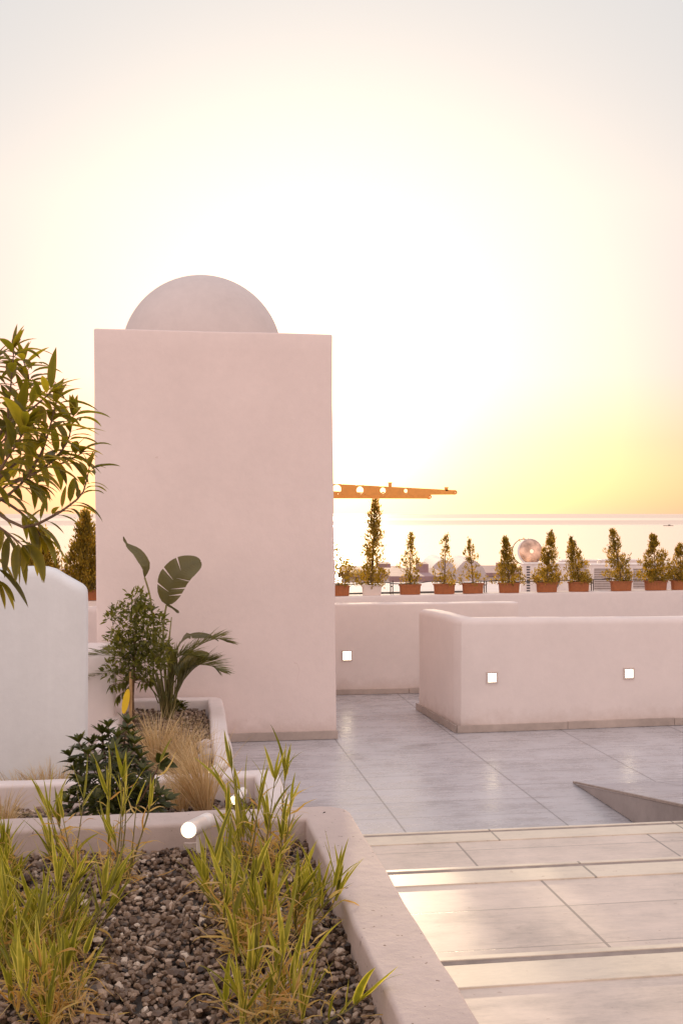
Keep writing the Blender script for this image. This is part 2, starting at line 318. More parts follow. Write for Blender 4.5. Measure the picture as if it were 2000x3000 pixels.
def wobblebox(x0, x1, y0, y1, z0, z1, seg=.12, wob=.004, shear=0.0, r=0.02, zr=0.0):
    """plastered block: subdivided faces, rounded edges"""
    def ax(a, b):
        k = max(2, int((b-a)/seg)); return [a, a+r*.3, a+r] + [a+r+(b-a-2*r)*i/k for i in range(1, k)] + [b-r, b-r*.3, b]
    X, Y, Z = ax(x0, x1), ax(y0, y1), ax(z0, z1); b = MB(); idx = {}; vs = []
    def rnd(p):
        c = Vector((min(max(p.x, x0+r), x1-r), min(max(p.y, y0+r), y1-r), min(max(p.z, z0+r), z1-r))); d = p-c
        if d.length > 1e-9: p = c + d.normalized()*min(r, max(abs(d.x), abs(d.y), abs(d.z)))
        return p
    def vid(i, j, k):
        key = (i, j, k)
        if key not in idx:
            p = rnd(Vector((X[i], Y[j], Z[k]))); p += noise.noise_vector(p*1.9)*wob*1.4 + noise.noise_vector(p*8)*wob*.4
            p.x += shear*(p.z-z0); p.z += zr*(p.x-x0)
            idx[key] = len(vs); vs.append(p)
        return idx[key]
    fs = []; nx, ny, nz_ = len(X)-1, len(Y)-1, len(Z)-1
    for i in range(nx):
        for j in range(ny):
            fs.append((vid(i,j,nz_), vid(i+1,j,nz_), vid(i+1,j+1,nz_), vid(i,j+1,nz_)))
    for i in range(nx):
        for k in range(nz_):
            fs.append((vid(i,0,k), vid(i+1,0,k), vid(i+1,0,k+1), vid(i,0,k+1)))
            fs.append((vid(i+1,ny,k), vid(i,ny,k), vid(i,ny,k+1), vid(i+1,ny,k+1)))
    for j in range(ny):
        for k in range(nz_):
            fs.append((vid(0,j+1,k), vid(0,j,k), vid(0,j,k+1), vid(0,j+1,k+1)))
            fs.append((vid(nx,j,k), vid(nx,j+1,k), vid(nx,j+1,k+1), vid(nx,j,k+1)))
    b.add(vs, fs); return b
V2 = lambda v: Vector((v[0], v[1]))
# ---- ground, sea, terrain
ZS = -19.0
b = MB(); b.add([(-60000,150,ZS),(60000,150,ZS),(60000,90000,ZS),(-60000,90000,ZS)], [(0,1,2,3)])
tag(b.build('sea', M['sea']), 'calm bright sea reaching to the horizon behind the terrace', 'sea', kind='structure')
b = MB(); nx, ny = 40, 30; vs = []
for j in range(ny+1):
    for i in range(nx+1):
        y = 24 + (j/ny)**1.4*400; x = (i/nx-.5)*900
        z = -3.2 - (y-24)/330*17.5 + noise.noise(Vector((x*.02, y*.02, 0)))*.6; vs.append((x, y, z))
b.add(vs, [(j*(nx+1)+i, j*(nx+1)+i+1, (j+1)*(nx+1)+i+1, (j+1)*(nx+1)+i) for j in range(ny) for i in range(nx)])
tag(b.build('terrain', M['terrain'], smooth=True), 'dry slope falling from the building to the shore', 'ground', kind='structure')
b = MB(); b.box(-6, 14, 15.9, 22.6, -4.0, 0.24)
tag(b.build('lower_roof', M['house']), 'flat plastered roof deck behind the row of potted conifers', 'roof', kind='structure')
# terrace floor
b = MB(); b.box(-9, 14, -3, 15.6, -3.0, 0.0)
tag(b.build('terrace_floor', M['floor']), 'grey concrete look tiled floor of the lower terrace', 'floor', kind='structure')
# ---- steps: three levels rising toward the camera
E = [(5.02, .19, 'lowest'), (3.89, .38, 'middle'), (2.62, .57, 'top')]
XL, XR = 0.35, 2.40
for i, (ye, z, w) in enumerate(E):
    y0 = E[i+1][0]-.02 if i < 2 else -2.5
    b = MB(); b.box(XL, XR, y0, ye-.006, 0.003, z)
    so_ = b.build('step', M['tread']); tag(so_, w+' broad tiled step beside the planter', 'step', 'tiled steps up from the terrace', 'structure')
    b = MB(); b.box(XL, XR, ye-.175, ye-.052, z-.02, z+.004); b.box(XL, XR, ye-.022, ye, z-.03, z+.004)
    b.build('nosing_strip', M['nosing'], so_, bevel=.0015)
    b = MB(); b.box(XL, XR, ye-.052, ye-.022, z-.02, z+.0015); b.build('groove', M['groove'], so_)
# ---- ramp
b = MB(); ya, yb = 6.55, 2.9; za = .57
b.add([(2.402,ya,.004),(4.2,ya,.004),(2.402,yb,za),(4.2,yb,za),(2.402,yb,.004),(4.2,yb,.004)], [(0,1,3,2),(0,2,4),(1,5,3),(0,4,5,1),(2,3,5,4)])
rp = b.build('ramp', M['ramp']); tag(rp, 'pale tiled ramp rising toward the viewer beside the steps', 'ramp', kind='structure')
b = MB(); b.add([(2.399,ya,.004),(2.399,yb,za),(2.399,yb,.004),(2.4015,ya,.004),(2.4015,yb,za),(2.4015,yb,.004)], [(0,1,2),(3,5,4),(0,3,4,1),(1,4,5,2),(2,5,3,0)])
b.build('side_face', M['rampside'], rp)
b = MB(); b.add([(2.396,ya+.05,.002),(2.412,ya+.05,.002),(2.396,yb,za-.004),(2.412,yb,za-.004),(2.396,ya+.05,.012),(2.412,ya+.05,.012),(2.396,yb,za+.010),(2.412,yb,za+.010)], [(0,1,3,2),(4,6,7,5),(0,2,6,4),(1,5,7,3),(0,4,5,1),(2,3,7,6)])
b.build('edge_trim', M['groove'], rp)
b = MB(); b.box(2.402, 9, -2.5, 2.9, .003, .57)
tag(b.build('upper_terrace', M['tread']), 'upper tiled terrace level at the head of the ramp', 'floor', kind='structure')

# ---- tower
TX0, TX1, TY0, TY1, TZ = -.445, 1.212, 8.15, 11.4, 2.875
tw = empty('stair_tower', (.38, 9.8, 0), 'tall square plastered tower topped by a round dome', 'tower')
wobblebox(TX0, TX1, TY0, TY1, 0.0, TZ, shear=-.0115, wob=.004, r=.012).build('wall', M['tower'], tw, smooth=True)
dc = at(593, 1505, 9.9); dc.z = 2.944
b = MB(); prof = [(.68, -.09), (.68, 0)] + [(.68*math.cos(a), .68*math.sin(a)) for a in [math.pi/2*k/24 for k in range(1, 24)]] + [(.001, .68)]
b.lathe(dc, prof, 64); b.build('dome', M['dome'], tw, smooth=True)
b = MB(); b.box(TX0-.008, TX1+.009, TY0-.010, TY0+.01, 0.002, .062); b.box(TX1-.002, TX1+.009, TY0+.01, TY1, .002, .062)
b.build('skirting', M['skirt'], tw, bevel=.002)
# ---- right parapet, L-shaped with rounded top
q0, q1, q2 = onz(1221, 2079, 0), onz(1342, 2148, 0), onz(2000, 2124, 0)
q2 = q1 + (q2-q1)*2.4
dfar = (q0-q1).normalized(); dr = (q2-q1).normalized(); th = .17
inn = Vector((dr.x, dr.y))*th/2; back_ = Vector((-dr.y, dr.x))*th/2
pathR = [V2(q0)+inn - V2(dfar)*.06, V2(q1)+inn+back_, V2(q2)+back_]
pr = empty('parapet_wall', (pathR[1].x, pathR[1].y, 0), 'low plastered parapet with bright rounded top and two square lights', 'wall')
sweep(fillet(pathR, [0, .012, 0], 2), th, 0.0, .825, r=.05, wob=.004, zf=lambda s: .01*math.sin(s*9)).build('wall', M['wall'], pr, smooth=True, sharp=32)
def skirt(pts, parent, h=.058, th=.012, wob=0.0):
    b = MB()
    for a, c in zip(pts[:-1], pts[1:]):
        d = (c-a).normalized(); nn = Vector((d.y, -d.x)); L_ = (c-a).length; k = max(1, round(L_/.85))
        for i in range(k):
            u, v = a+d*(L_*i/k+.0015), a+d*(L_*(i+1)/k-.0015)
            o = [u, v, v+nn*th, u+nn*th]; hh = h*(1+random.uniform(-.06, .06))
            b.add([(p.x,p.y,.002) for p in o]+[(p.x,p.y,hh) for p in o], [(0,1,2,3),(4,7,6,5),(0,4,5,1),(1,5,6,2),(2,6,7,3),(3,7,4,0)])
    return b.build('skirting', M['skirt'], parent, bevel=.0015)
e0 = V2(q0); e1 = V2(q1); e2 = V2(q2); dlt = .004
skirt([e0, e1-Vector((dr.x,dr.y))*.012], pr); skirt([e1-V2(dr)*.012, e2], pr)
# ---- middle parapet
m0, m1 = onz(985, 2036, 0), onz(1230, 2031, 0); dm = (m1-m0).normalized()
ma = m0 - dm*.35; mb_ = m1 + dm*.9; bk = Vector((-dm.y, dm.x))*.09
pm = empty('parapet_wall', (ma.x, ma.y, 0), 'plastered parapet with one square light, between the tower and the right hand parapet', 'wall')
sweep([V2(ma)+bk, V2(m1)+bk-V2(dm)*.15, V2(mb_)+bk], .18, 0, .80, r=.012, wob=.003).build('wall', M['wall'], pm, smooth=True, sharp=60)
skirt([V2(ma), V2(mb_)], pm, h=.05)
# same parapet line left of the tower
mL0 = m0 - dm*6.5; mL1 = V2(m0) - V2(dm)*1.7
pl = empty('parapet_wall', (mL0.x, mL0.y, 0), 'short cream strip of parapet seen between the curved wall and the tower', 'wall')
sweep([V2(mL0)+bk, mL1+bk], .18, 0, .80, r=.05, wob=.006).build('wall', M['wall'], pl, smooth=True, sharp=60)
# ---- back wall carrying the potted conifers
k0 = onz(985, 1748, .61); k1 = onz(2000, 1730, .61); dk = (k1-k0).normalized(); KB = Vector((-dk.y, dk.x))
kw = empty('back_wall', (k0.x, k0.y, 0), 'long plain wall along the terrace edge carrying the row of potted conifers', 'wall')
sweep([V2(k0)-V2(dk)*6+KB*.16, V2(k1)+V2(dk)*5+KB*.16], .32, 0, .61, r=.02, wob=.004, step=.15).build('wall', M['wall'], kw, smooth=True, sharp=60)
# ---- left curved wall
def curvedwall():
    Yf = onY(150, 2240, 5.75).y; xr_ = onY(250, 1900, Yf).x; xl = -2.6; th = .20; b = MB(); n = 70; vs = []; prof = []
    top = lambda x: 1.335
    pts = [(250,1740),(248,1728),(238,1716),(215,1703),(185,1686),(160,1670),(134,1663),(100,1662),(60,1664),(0,1668),(-300,1690)]
    tp = [onY(px_, py_, Yf) for px_, py_ in pts]; tp = tp[::-1]
    xs = [p.x for p in tp]; zs = [p.z for p in tp]
    r = .05; cols = []
    for i in range(n+1):
        x = xl + (xr_-xl)*(1-(1-i/n)**1.6); zt = float(np.interp(x, xs, zs)); cols.append((x, zt))
    m = 14
    for x, zt in cols:
        e = xr_-x; dy = r - math.sqrt(max(0, r*r-(r-e)**2)) if e < r else 0
        ring = [(x, Yf+dy, .0+(zt-r)*k/m) for k in range(m)]
        ring += [(x, Yf+dy+r-r*math.cos(a), zt-r+r*math.sin(a)) for a in [math.pi/2*i/5 for i in range(6)]]
        ring += [(x, Yf+th-r, zt), (x, Yf+th, zt-r), (x, Yf+th-dy, 0)]
        vs += [Vector(q)+noise.noise_vector(Vector(q)*2.1)*.008 for q in ring]
    k = m+9
    fs = [(i*k+j, (i+1)*k+j, (i+1)*k+j+1, i*k+j+1) for i in range(n) for j in range(k-1)]
    fs.append(tuple(n*k+j for j in range(k)))
    b.add(vs, fs); return b
cw = curvedwall().build('curved_wall', M['white'], smooth=True, sharp=60, loc=(-.9, 5.8, 0))
tag(cw, 'tall whitish wall with a curved sloping top at the left', 'wall')
# ---- low wall between curved wall and tower
lw0, lw1 = onz(225, 1918, .72), onz(345, 1918, .72)
b = wobblebox(lw0.x-.5, -.30, lw1.y, TY0-.02, 0, .72, wob=.006, r=.03)
lw = b.build('low_wall', M['wall'], smooth=True, loc=(-.7, 7.5, 0)); tag(lw, 'low pink wall with pale flat top between the curved wall and the tower', 'wall')
# ---- planters
ZA, ZAg, ZB, ZBg, ZC, ZCg = .75, .68, .45, .345, .33, .26
ta = .135
cA = onz(1010, 2358, ZA); XA = .526-ta/2; YAb = cA.y
pathA = fillet([Vector((XA, -.6)), Vector((XA, YAb-ta/2)), Vector((-2.6, YAb-ta/2))], [0, .015, 0], 3)
pa = empty('planter_box', (XA, YAb, 0), 'nearest planter with speckled pink plaster rim, gravel and striped reeds', 'planter', 'stepped planters')
sweep(pathA, ta, .0, ZA, r=.011, wob=.004, step=.03).build('wall', M['planter'], pa, smooth=True, sharp=70)
XBo = .437*(CAMZ-ZB); tb = .11; YB = onz(600, 2263, ZB).y
pb = empty('planter_box', (XBo, YB, 0), 'middle planter holding the dark green shrub, behind the nearest planter', 'planter', 'stepped planters')
sweep(fillet([Vector((XBo-tb/2, YAb+.01)), Vector((XBo-tb/2, YB-tb/2)), Vector((-2.6, YB-tb/2))], [0, .03, 0]), tb, 0, ZB, r=.018, wob=.006, step=.05).build('wall', M['planter2'], pb, smooth=True, sharp=70)
c1, c2 = onz(637, 2034, ZC), onz(675, 2232, ZC); tcw = .10
xLc = onz(332, 2110, ZC).x
pc = empty('planter_box', (c1.x, c1.y, 0), 'far planter against the tower, holding the broad leaved plant and palm', 'planter', 'stepped planters')
sweep(fillet([Vector((c2.x-.05, YB+.005)), Vector((c1.x-.02, TY0-.03-tcw/2)), Vector((xLc, TY0-.03-tcw/2)), Vector((xLc-.01, 6.36))], [0, .07, .03, 0]), tcw, 0, ZC, r=.018, wob=.006, step=.05).build('wall', M['planter2'], pc, smooth=True, sharp=70)
print('planters', XA, YAb, XBo, YB, c1, c2, xLc, q0, q1, m0, k0, k1)
# ---- gravel: real stones in one mesh per bed
ico_v = None
def icos():
    g = (1+5**.5)/2; v = np.array([(-1,g,0),(1,g,0),(-1,-g,0),(1,-g,0),(0,-1,g),(0,1,g),(0,-1,-g),(0,1,-g),(g,0,-1),(g,0,1),(-g,0,-1),(-g,0,1)], float)
    v /= np.linalg.norm(v[0]); f = [(0,11,5),(0,5,1),(0,1,7),(0,7,10),(0,10,11),(1,5,9),(5,11,4),(11,10,2),(10,7,6),(7,1,8),(3,9,4),(3,4,2),(3,2,6),(3,6,8),(3,8,9),(4,9,5),(2,4,11),(6,2,10),(8,6,7),(9,8,1)]
    return v, np.array(f)
def gravel(label, regions, z, size, name='gravel', seed=1, extra=None):
    rng = np.random.default_rng(seed); v0, f0 = icos(); V = []; Fc = []; T = []; nb = 0
    for (x0, x1, y0, y1) in regions:
        n = int((x1-x0)*(y1-y0)/(size*size)*2.3)
        for k in range(n):
            x, y = rng.uniform(x0, x1), rng.uniform(y0, y1); s = size*rng.choice([.36,.45,.55,.68,.85], p=[.24,.3,.25,.15,.06])
            q = v0*(1+rng.uniform(-.28, .28, (12, 1)))
            q = q*np.array([1, rng.uniform(.6, .95), rng.uniform(.4, .75)])*s
            A = rng.normal(size=(3, 3)); Q, _ = np.linalg.qr(A); q = q@(Q*.0 + Q) if rng.random() < .5 else q@np.array([[math.cos(k), -math.sin(k), 0],[math.sin(k), math.cos(k), 0],[0,0,1]])
            h = z + rng.uniform(-.95, .35)*size + .012*noise.noise(Vector((x*6, y*6, z)))
            q = q+np.array([x, y, h]); V.append(q); Fc.append(f0+nb); nb += 12; T += [min(1, max(0, rng.normal(.46, .27)))]*12
        V.append(np.array([(x0,y0,z-size),(x1,y0,z-size),(x1,y1,z-size),(x0,y1,z-size)])); nb += 4; T += [.02]*4
        Fc.append(np.array([(nb-4,nb-3,nb-2),(nb-4,nb-2,nb-1)]))
    V = np.vstack(V); Fc = np.vstack(Fc); me = bpy.data.meshes.new(name); me.from_pydata(V.tolist(), [], Fc.tolist())
    a = me.attributes.new('tone', 'FLOAT', 'POINT'); a.data.foreach_set('value', T); me.materials.append(M['gravel']); me.update()
    o = bpy.data.objects.new(name, me); C.objects.link(o); return tag(o, label, 'gravel', kind='stuff')
gravel('loose brown gravel in the nearest planter', [(-.95, XA-ta/2+.01, 1.75, YAb-ta+.01)], ZAg, .0175, seed=2)
gravel('loose brown gravel in the middle planter', [(-.95, XBo-tb+.01, YAb+.01, YB-tb+.01)], ZBg, .026, seed=3)
gravel('loose brown gravel in the far planter', [(-1.2, c2.x-.04, YB, 5.74), (xLc+.05, c2.x-.06, 5.74, TY0-.13)], ZCg, .028, seed=4)

# ---------------------------------------------------------------- lights
def wall_light(p, d, label, s=.06):
    """p on the wall face; d = outward direction"""
    d = Vector((d.x, d.y, 0)).normalized(); r = Vector((-d.y, d.x, 0)); g = 'square step lights set in the parapets'
    t = empty('wall_light', p, label, 'wall light', g); h = s/2; z = Vector((0,0,1))
    def slab(a0, a1, b0, b1, o0, o1, b):
        c = [p+r*x+z*y+d*o for o in (o0, o1) for x, y in ((a0,b0),(a1,b0),(a1,b1),(a0,b1))]
        b.add(c, [(0,3,2,1),(4,5,6,7),(0,1,5,4),(1,2,6,5),(2,3,7,6),(3,0,4,7)])
    b = MB(); w = .013
    slab(-h-w, h+w, h, h+w, -.01, .007, b); slab(-h-w, h+w, -h-w, -h, -.01, .007, b); slab(-h-w, -h, -h, h, -.01, .007, b); slab(h, h+w, -h, h, -.01, .007, b)
    b.build('frame', M['lampframe'], t, bevel=.001)
    b = MB(); slab(-h, h, -h, h, -.01, .003, b); b.build('diffuser', M['lamp'], t)
def onface(px_, py_, a, d):
    """hit of the sight line with the vertical plane through a along d"""
    o = Vector((0,0,CAMZ)); q = at(px_, py_, 1) - o; n = Vector((-d.y, d.x, 0)); s = (Vector((a.x,a.y,0))-Vector((0,0,0))).dot(n)/q.dot(n); return o+q*s
nR = Vector((dr.y, -dr.x, 0))
wall_light(onface(1440, 1985, q1, dr)+nR*.004, nR, 'square lit lamp near the corner of the right hand parapet', .060)
wall_light(onface(1840, 1973, q1, dr)+nR*.004, nR, 'square lit lamp toward the right end of the right hand parapet', .060)
nM = Vector((dm.y, -dm.x, 0))
wall_light(onface(1016, 1921, m0, dm)+nM*.004, nM, 'square lit lamp on the parapet just beside the tower', .070)
def spot(p, tail, r, label, base=True, e=9):
    """white cylinder spotlight, lens at p, body runs to tail"""
    p, tail = Vector(p), Vector(tail); ax = (tail-p).normalized(); g = 'white spotlights in the planters'
    t = empty('spotlight', p, label, 'spotlight', g); L_ = (tail-p).length
    b = MB(); b.lathe(p, [(r*.86, .006), (r*.9, -.002), (r, 0), (r, L_*.62), (r*.86, L_*.64), (r*.86, L_*.68), (r, L_*.7), (r, L_-.004), (r*.9, L_), (.001, L_)], 28, ax)
    b.build('body', M['spotwhite'], t, smooth=True, sharp=40)
    b = MB(); b.lathe(p, [(r*.87, .003), (r*.6, .0015), (.001, .001)], 28, ax); b.build('lens', M['spotglass'], t, smooth=True)
    if base:
        m = p.lerp(tail, .5); b = MB(); b.tube([m - Vector((0,0,r*.8)), m - Vector((0,0,r+.05))], .006, 8); b.build('bracket', M['spotwhite'], t)
sp = at(553, 2432, 2.93)
spot(sp, at(608, 2404, 3.15), .0215, 'largest white spotlight glowing in the nearest planter')
p = onz(560, 2478, ZAg); b = MB(); b.lathe((p.x, p.y, ZAg+.004), [(.034,-.01),(.034,.012),(.031,.014),(.028,.012),(.028,-.01)], 28)
tag(b.build('cable_ring', M['lampframe'], smooth=True, sharp=40, loc=(p.x,p.y,ZAg)), 'small pale ring sunk in the gravel below the largest spotlight', 'ring')
spot(at(685, 2345, 4.25), at(712, 2318, 4.40), .0165, 'white spotlight glowing among reeds in the middle planter')
spot(at(618, 2262, 5.35), at(664, 2236, 5.42), .020, 'white spotlight lying on the rear rim of the middle planter', base=False)

# ---------------------------------------------------------------- foliage helpers
def leaf(b, p, d, length, width, droop=.3, up=None, nseg=5, tone=.5, fold=.25, tip=1.0, curl=0):
    """lanceolate leaf with a midrib fold, bending downward"""
    p = Vector(p); d = Vector(d).normalized(); up = Vector(up) if up is not None else Vector((0,0,1))
    side = d.cross(up)
    if side.length < .05: side = d.cross(Vector((random.uniform(-1,1), random.uniform(-1,1), .2)))
    side.normalize(); vs = []; vals = []; q = p.copy(); dd = d.copy()
    for i in range(nseg+1):
        s = i/nseg; w = width/2*(math.sin(math.pi*min(1, s**.75*.985+.015)))**.8 if i < nseg else width*.01
        nn = side.cross(dd).normalized()
        vs += [q - side*w + nn*w*fold, q, q + side*w + nn*w*fold]; vals += [tone+.08, tone-.06, tone+.08]
        q = q + dd*length/nseg; dd = (dd + Vector((0,0,-1))*droop/nseg*1.6 + side*curl/nseg).normalized()
    fs = []
    for i in range(nseg):
        a = i*3; fs += [(a, a+1, a+4, a+3), (a+1, a+2, a+5, a+4)]
    b.adda(vs, fs, vals)
def blade(b, p, d, length, width, droop=.5, nseg=7, tone=.5, twist=0.0, shp=1.0, stripe=None, side=None, wig=0):
    p = Vector(p); dd = Vector(d).normalized(); s0 = side or Vector((random.uniform(-1,1), random.uniform(-1,1), 0)); s0 = (s0 - dd*s0.dot(dd)).normalized(); vs = []; vals = []; q = p.copy()
    hz = Vector((dd.x, dd.y, 0)); hz = hz.normalized() if hz.length > .05 else Vector((random.uniform(-1,1), random.uniform(-1,1), 0)).normalized()
    for i in range(nseg+1):
        s = i/nseg; w = width/2*(min(1, s*5+.35))*(1-s**2.2)**shp + width*.01
        sd = (Matrix.Rotation(twist*s, 3, dd)@s0)
        if stripe is None: vs += [q-sd*w, q+sd*w]; vals += [tone, tone]
        else:
            nn = sd.cross(dd)*w*.22
            vs += [q-sd*w+nn, q-sd*w*.35, q+sd*w*.35, q+sd*w+nn]; vals += [stripe, tone, tone, stripe]
        q = q+dd*length/nseg; dd = (dd+(Vector((0,0,-1))*1.0+hz*.35)*droop/nseg*1.5*(.4+s)+(rv(wig) if wig else Vector((0,0,0)))).normalized()
    m = 2 if stripe is None else 4
    b.adda(vs, [(i*m+k, i*m+k+1, (i+1)*m+k+1, (i+1)*m+k) for i in range(nseg) for k in range(m-1)], vals)
def rv(s=1): return Vector((random.gauss(0,1), random.gauss(0,1), random.gauss(0,1)))*s
def poly(pts, n=14):
    """smooth a polyline (Catmull-Rom)"""
    P = [pts[0]]+list(pts)+[pts[-1]]; out = []; m = len(pts)-1; k = max(2, n//m)
    for i in range(m):
        a, b_, c, d = P[i], P[i+1], P[i+2], P[i+3]
        for j in range(k):
            s = j/k; out.append(.5*((2*b_)+(c-a)*s+(2*a-5*b_+4*c-d)*s*s+(3*b_-a-3*c+d)*s**3))
    out.append(pts[-1]); return out

# ---------------------------------------------------------------- potted conifers
def conifer(px_, w_px, top_px, topy, label, pot='terracotta', potx=None, tdepth=None, big=1.0, seed=0, base=True, loc=None, dense=1.0, full=1.0):
    random.seed(100+seed)
    if loc is None:
        f = onface(px_, 1740, Vector((k0.x, k0.y, 0)), dk); p = Vector((f.x, f.y, .612)) + Vector((KB.x, KB.y, 0))*.13
    else: p = loc
    tt = (p-Vector((0,0,CAMZ))).dot(Vector((sn, cs, 0)))
    t = empty('potted_conifer', p, label, 'potted plant', 'potted conifers along the back wall')
    pw = w_px/F*tt/2; ph = .125 if pot else 0
    if pot:
        b = MB(); n = 28; a = .42
        def ov(sx, z): return [(p.x + dk.x*sx*math.copysign(abs(math.cos(u))**.6, math.cos(u)) - dk.y*sx*a*math.copysign(abs(math.sin(u))**.6, math.sin(u)),
                               p.y + dk.y*sx*math.copysign(abs(math.cos(u))**.6, math.cos(u)) + dk.x*sx*a*math.copysign(abs(math.sin(u))**.6, math.sin(u)), z) for u in [2*math.pi*i/n for i in range(n)]]
        rings = [ov(pw*.90, p.z), ov(pw*.955, p.z+ph*.86), ov(pw*1.03, p.z+ph*.86), ov(pw*1.04, p.z+ph), ov(pw*.95, p.z+ph), ov(pw*.92, p.z+ph*.8)]
        vs = sum(rings, []); b.add(vs, [(i*n+k, i*n+(k+1)%n, (i+1)*n+(k+1)%n, (i+1)*n+k) for i in range(5) for k in range(n)]+[tuple(reversed(range(n)))])
        b.build('pot', M[pot], t, smooth=True, sharp=35)
        b = MB(); b.add(ov(pw*.93, p.z+ph*.82), [tuple(range(n))]); b.build('soil', M['soil'], t)
    zt = CAMZ - (topy-HZ)/F*tt; H = zt-(p.z+ph); lean = Vector((cs, -sn, 0))*((top_px-px_)/F*tt)
    def axis(h): return p + Vector((0,0,ph+H*h)) + lean*(h**1.2)
    b = MB(); b.tube([axis(x) for x in (0,.2,.5,.8,.98)], [.009*big,.008*big,.006*big,.004*big,.002], 6); b.build('trunk', M['bark'], t)
    b = MB(); n = int(130*big*dense*full*(H/.6)**.5); rmax = w_px/F*tt*.70*full**.3
    for i in range(n):
        h = random.random()**1.35; h0 = max(0, h)
        r = rmax*((1-h)**.95*.95+.07)*(1.0 if h > .12 else .8+h*1.6)*random.uniform(.25, 1.08)*(1+.6*noise.noise(Vector((h*6, seed*3.1, 0))))
        a = random.uniform(0, 6.283); o = Vector((math.cos(a), math.sin(a), 0))
        c = axis(min(1, h))+o*r; root = axis(max(0, h-.10))
        if random.random() < .5: b.tube([root, root.lerp(c, .6)+Vector((0,0,-.01)), c], [.002*big,.0016,.001], 3, cap=False, val=.1)
        tn = random.gauss(.5, .2)
        for k in range(int(15*dense)):
            q = c + rv(.012*big*(1.5-h*.7)) + Vector((0,0,random.uniform(-.02,.025)*big)); d = (o*random.uniform(.1,.7)+Vector((0,0,1))+rv(.35)).normalized()
            leaf(b, q, d, random.uniform(.020,.042)*big**.7, random.uniform(.009,.016)*big**.5, 0, nseg=2, tone=tn+random.uniform(-.2,.2), up=rv())
    for k in range(10): leaf(b, axis(.93)+rv(.006), Vector((0,0,1))+rv(.2), .035*big, .010, 0, nseg=2, tone=.5, up=rv())
    b.build('foliage', M['conifer'], t)
    return t
CON = [(1000, 66, 992, 1590, 'potted conifer half hidden behind the edge of the tower', 'terracotta'),
 (1097, 60, 1108, 1463, 'tallest conifer of the row, growing in the only white pot', 'whitepot'),
 (1210, 66, 1212, 1564, 'conifer in a terracotta pot, next right of the white pot', 'terracotta'),
 (1311, 66, 1316, 1572, 'thin conifer in a terracotta pot, second right of the white pot', 'terracotta'),
 (1395, 66, 1384, 1582, 'wispy conifer in a terracotta pot, third right of the white pot', 'terracotta'),
 (1502, 66, 1491, 1580, 'conifer in a terracotta pot just left of the round metal dish', 'terracotta'),
 (1613, 66, 1627, 1560, 'conifer in a terracotta pot just right of the round metal dish', 'terracotta'),
 (1707, 66, 1685, 1577, 'conifer in a terracotta pot, second right of the round metal dish', 'terracotta'),
 (1832, 68, 1806, 1556, 'tall narrow tipped conifer, third right of the round metal dish', 'terracotta'),
 (1934, 72, 1926, 1573, 'broad full conifer, last whole one toward the right edge', 'terracotta'),
 (2010, 68, 2004, 1600, 'conifer cut off by the right edge of the view', 'terracotta')]
for i, (a, w, tx, ty, lb, pt) in enumerate(CON):
    conifer(a, w, tx, ty, lb, pt, seed=i, big=1.5 if i == 1 else 1.0, dense=1.2 if i > 4 else .85, full=[1,1,.9,.7,.7,1.15,1.1,1.0,.95,1.45,1.2][i])
conifer(252, 100, 252, 1508, 'big dark conifer standing between the curved wall and the tower', 'terracotta', seed=31, big=1.7, dense=1.5)
conifer(125, 110, 118, 1560, 'dark conifer behind the leaves above the curved wall', 'terracotta', seed=32, big=1.7, dense=1.3)
random.seed(11)
# hose along the pots, with short posts
b = MB(); pts = []
for i in range(60):
    s = -1.2+i*.11; q = Vector((k0.x, k0.y, 0)) + dk*s; q.z = .75+.012*math.sin(i*.9)+.006*math.sin(i*2.3); pts.append(q + Vector((KB.x, KB.y, 0))*(.20+.01*math.sin(i)))
b.tube(pts, .006, 6); tag(b.build('irrigation_hose', M['pipe'], smooth=True, loc=tuple(pts[0])), 'thin black hose strung behind the terracotta pots', 'hose')
for i, x in enumerate((1024, 1160, 1438, 1756)):
    f = onface(x, 1740, k0, dk); q = Vector((f.x, f.y, .61))+Vector((KB.x, KB.y, 0))*.24; b = MB()
    b.tube([q, q+Vector((0,0,.15))], .007, 8); q2_ = q+dk*.028; b.tube([q2_, q2_+Vector((0,0,.17 if i == 1 else .14))], .006, 8)
    b.box(q.x-.004, q.x+.03, q.y-.004, q.y+.004, .70, .712)
    lbs = ['pair of thin metal posts just left of the white pot', 'pair of thin metal posts just right of the white pot', 'pair of thin metal posts between two terracotta pots in the middle of the wall', 'thin metal post pair beside the air conditioners']
    tag(b.build('hose_post', M['steel'], loc=tuple(q)), lbs[i], 'post', 'thin posts behind the pots')
# dark rail behind the pots
b = MB(); ra = onface(1010, 1722, k0, dk)+Vector((KB.x,KB.y,0))*1.6; rb = onface(1500, 1722, k0, dk)+Vector((KB.x,KB.y,0))*1.6
b.tube([Vector((ra.x,ra.y,.50)), Vector((rb.x,rb.y,.50))], .045, 10)
for s in (0, .33, .66, 1): q = ra.lerp(rb, s); b.tube([Vector((q.x,q.y,-.4)), Vector((q.x,q.y,.5))], .03, 8)
tag(b.build('pipe_rail', M['steel'], smooth=True, sharp=50, loc=(ra.x,ra.y,0)), 'dark horizontal pipe rail low behind the pots', 'rail')

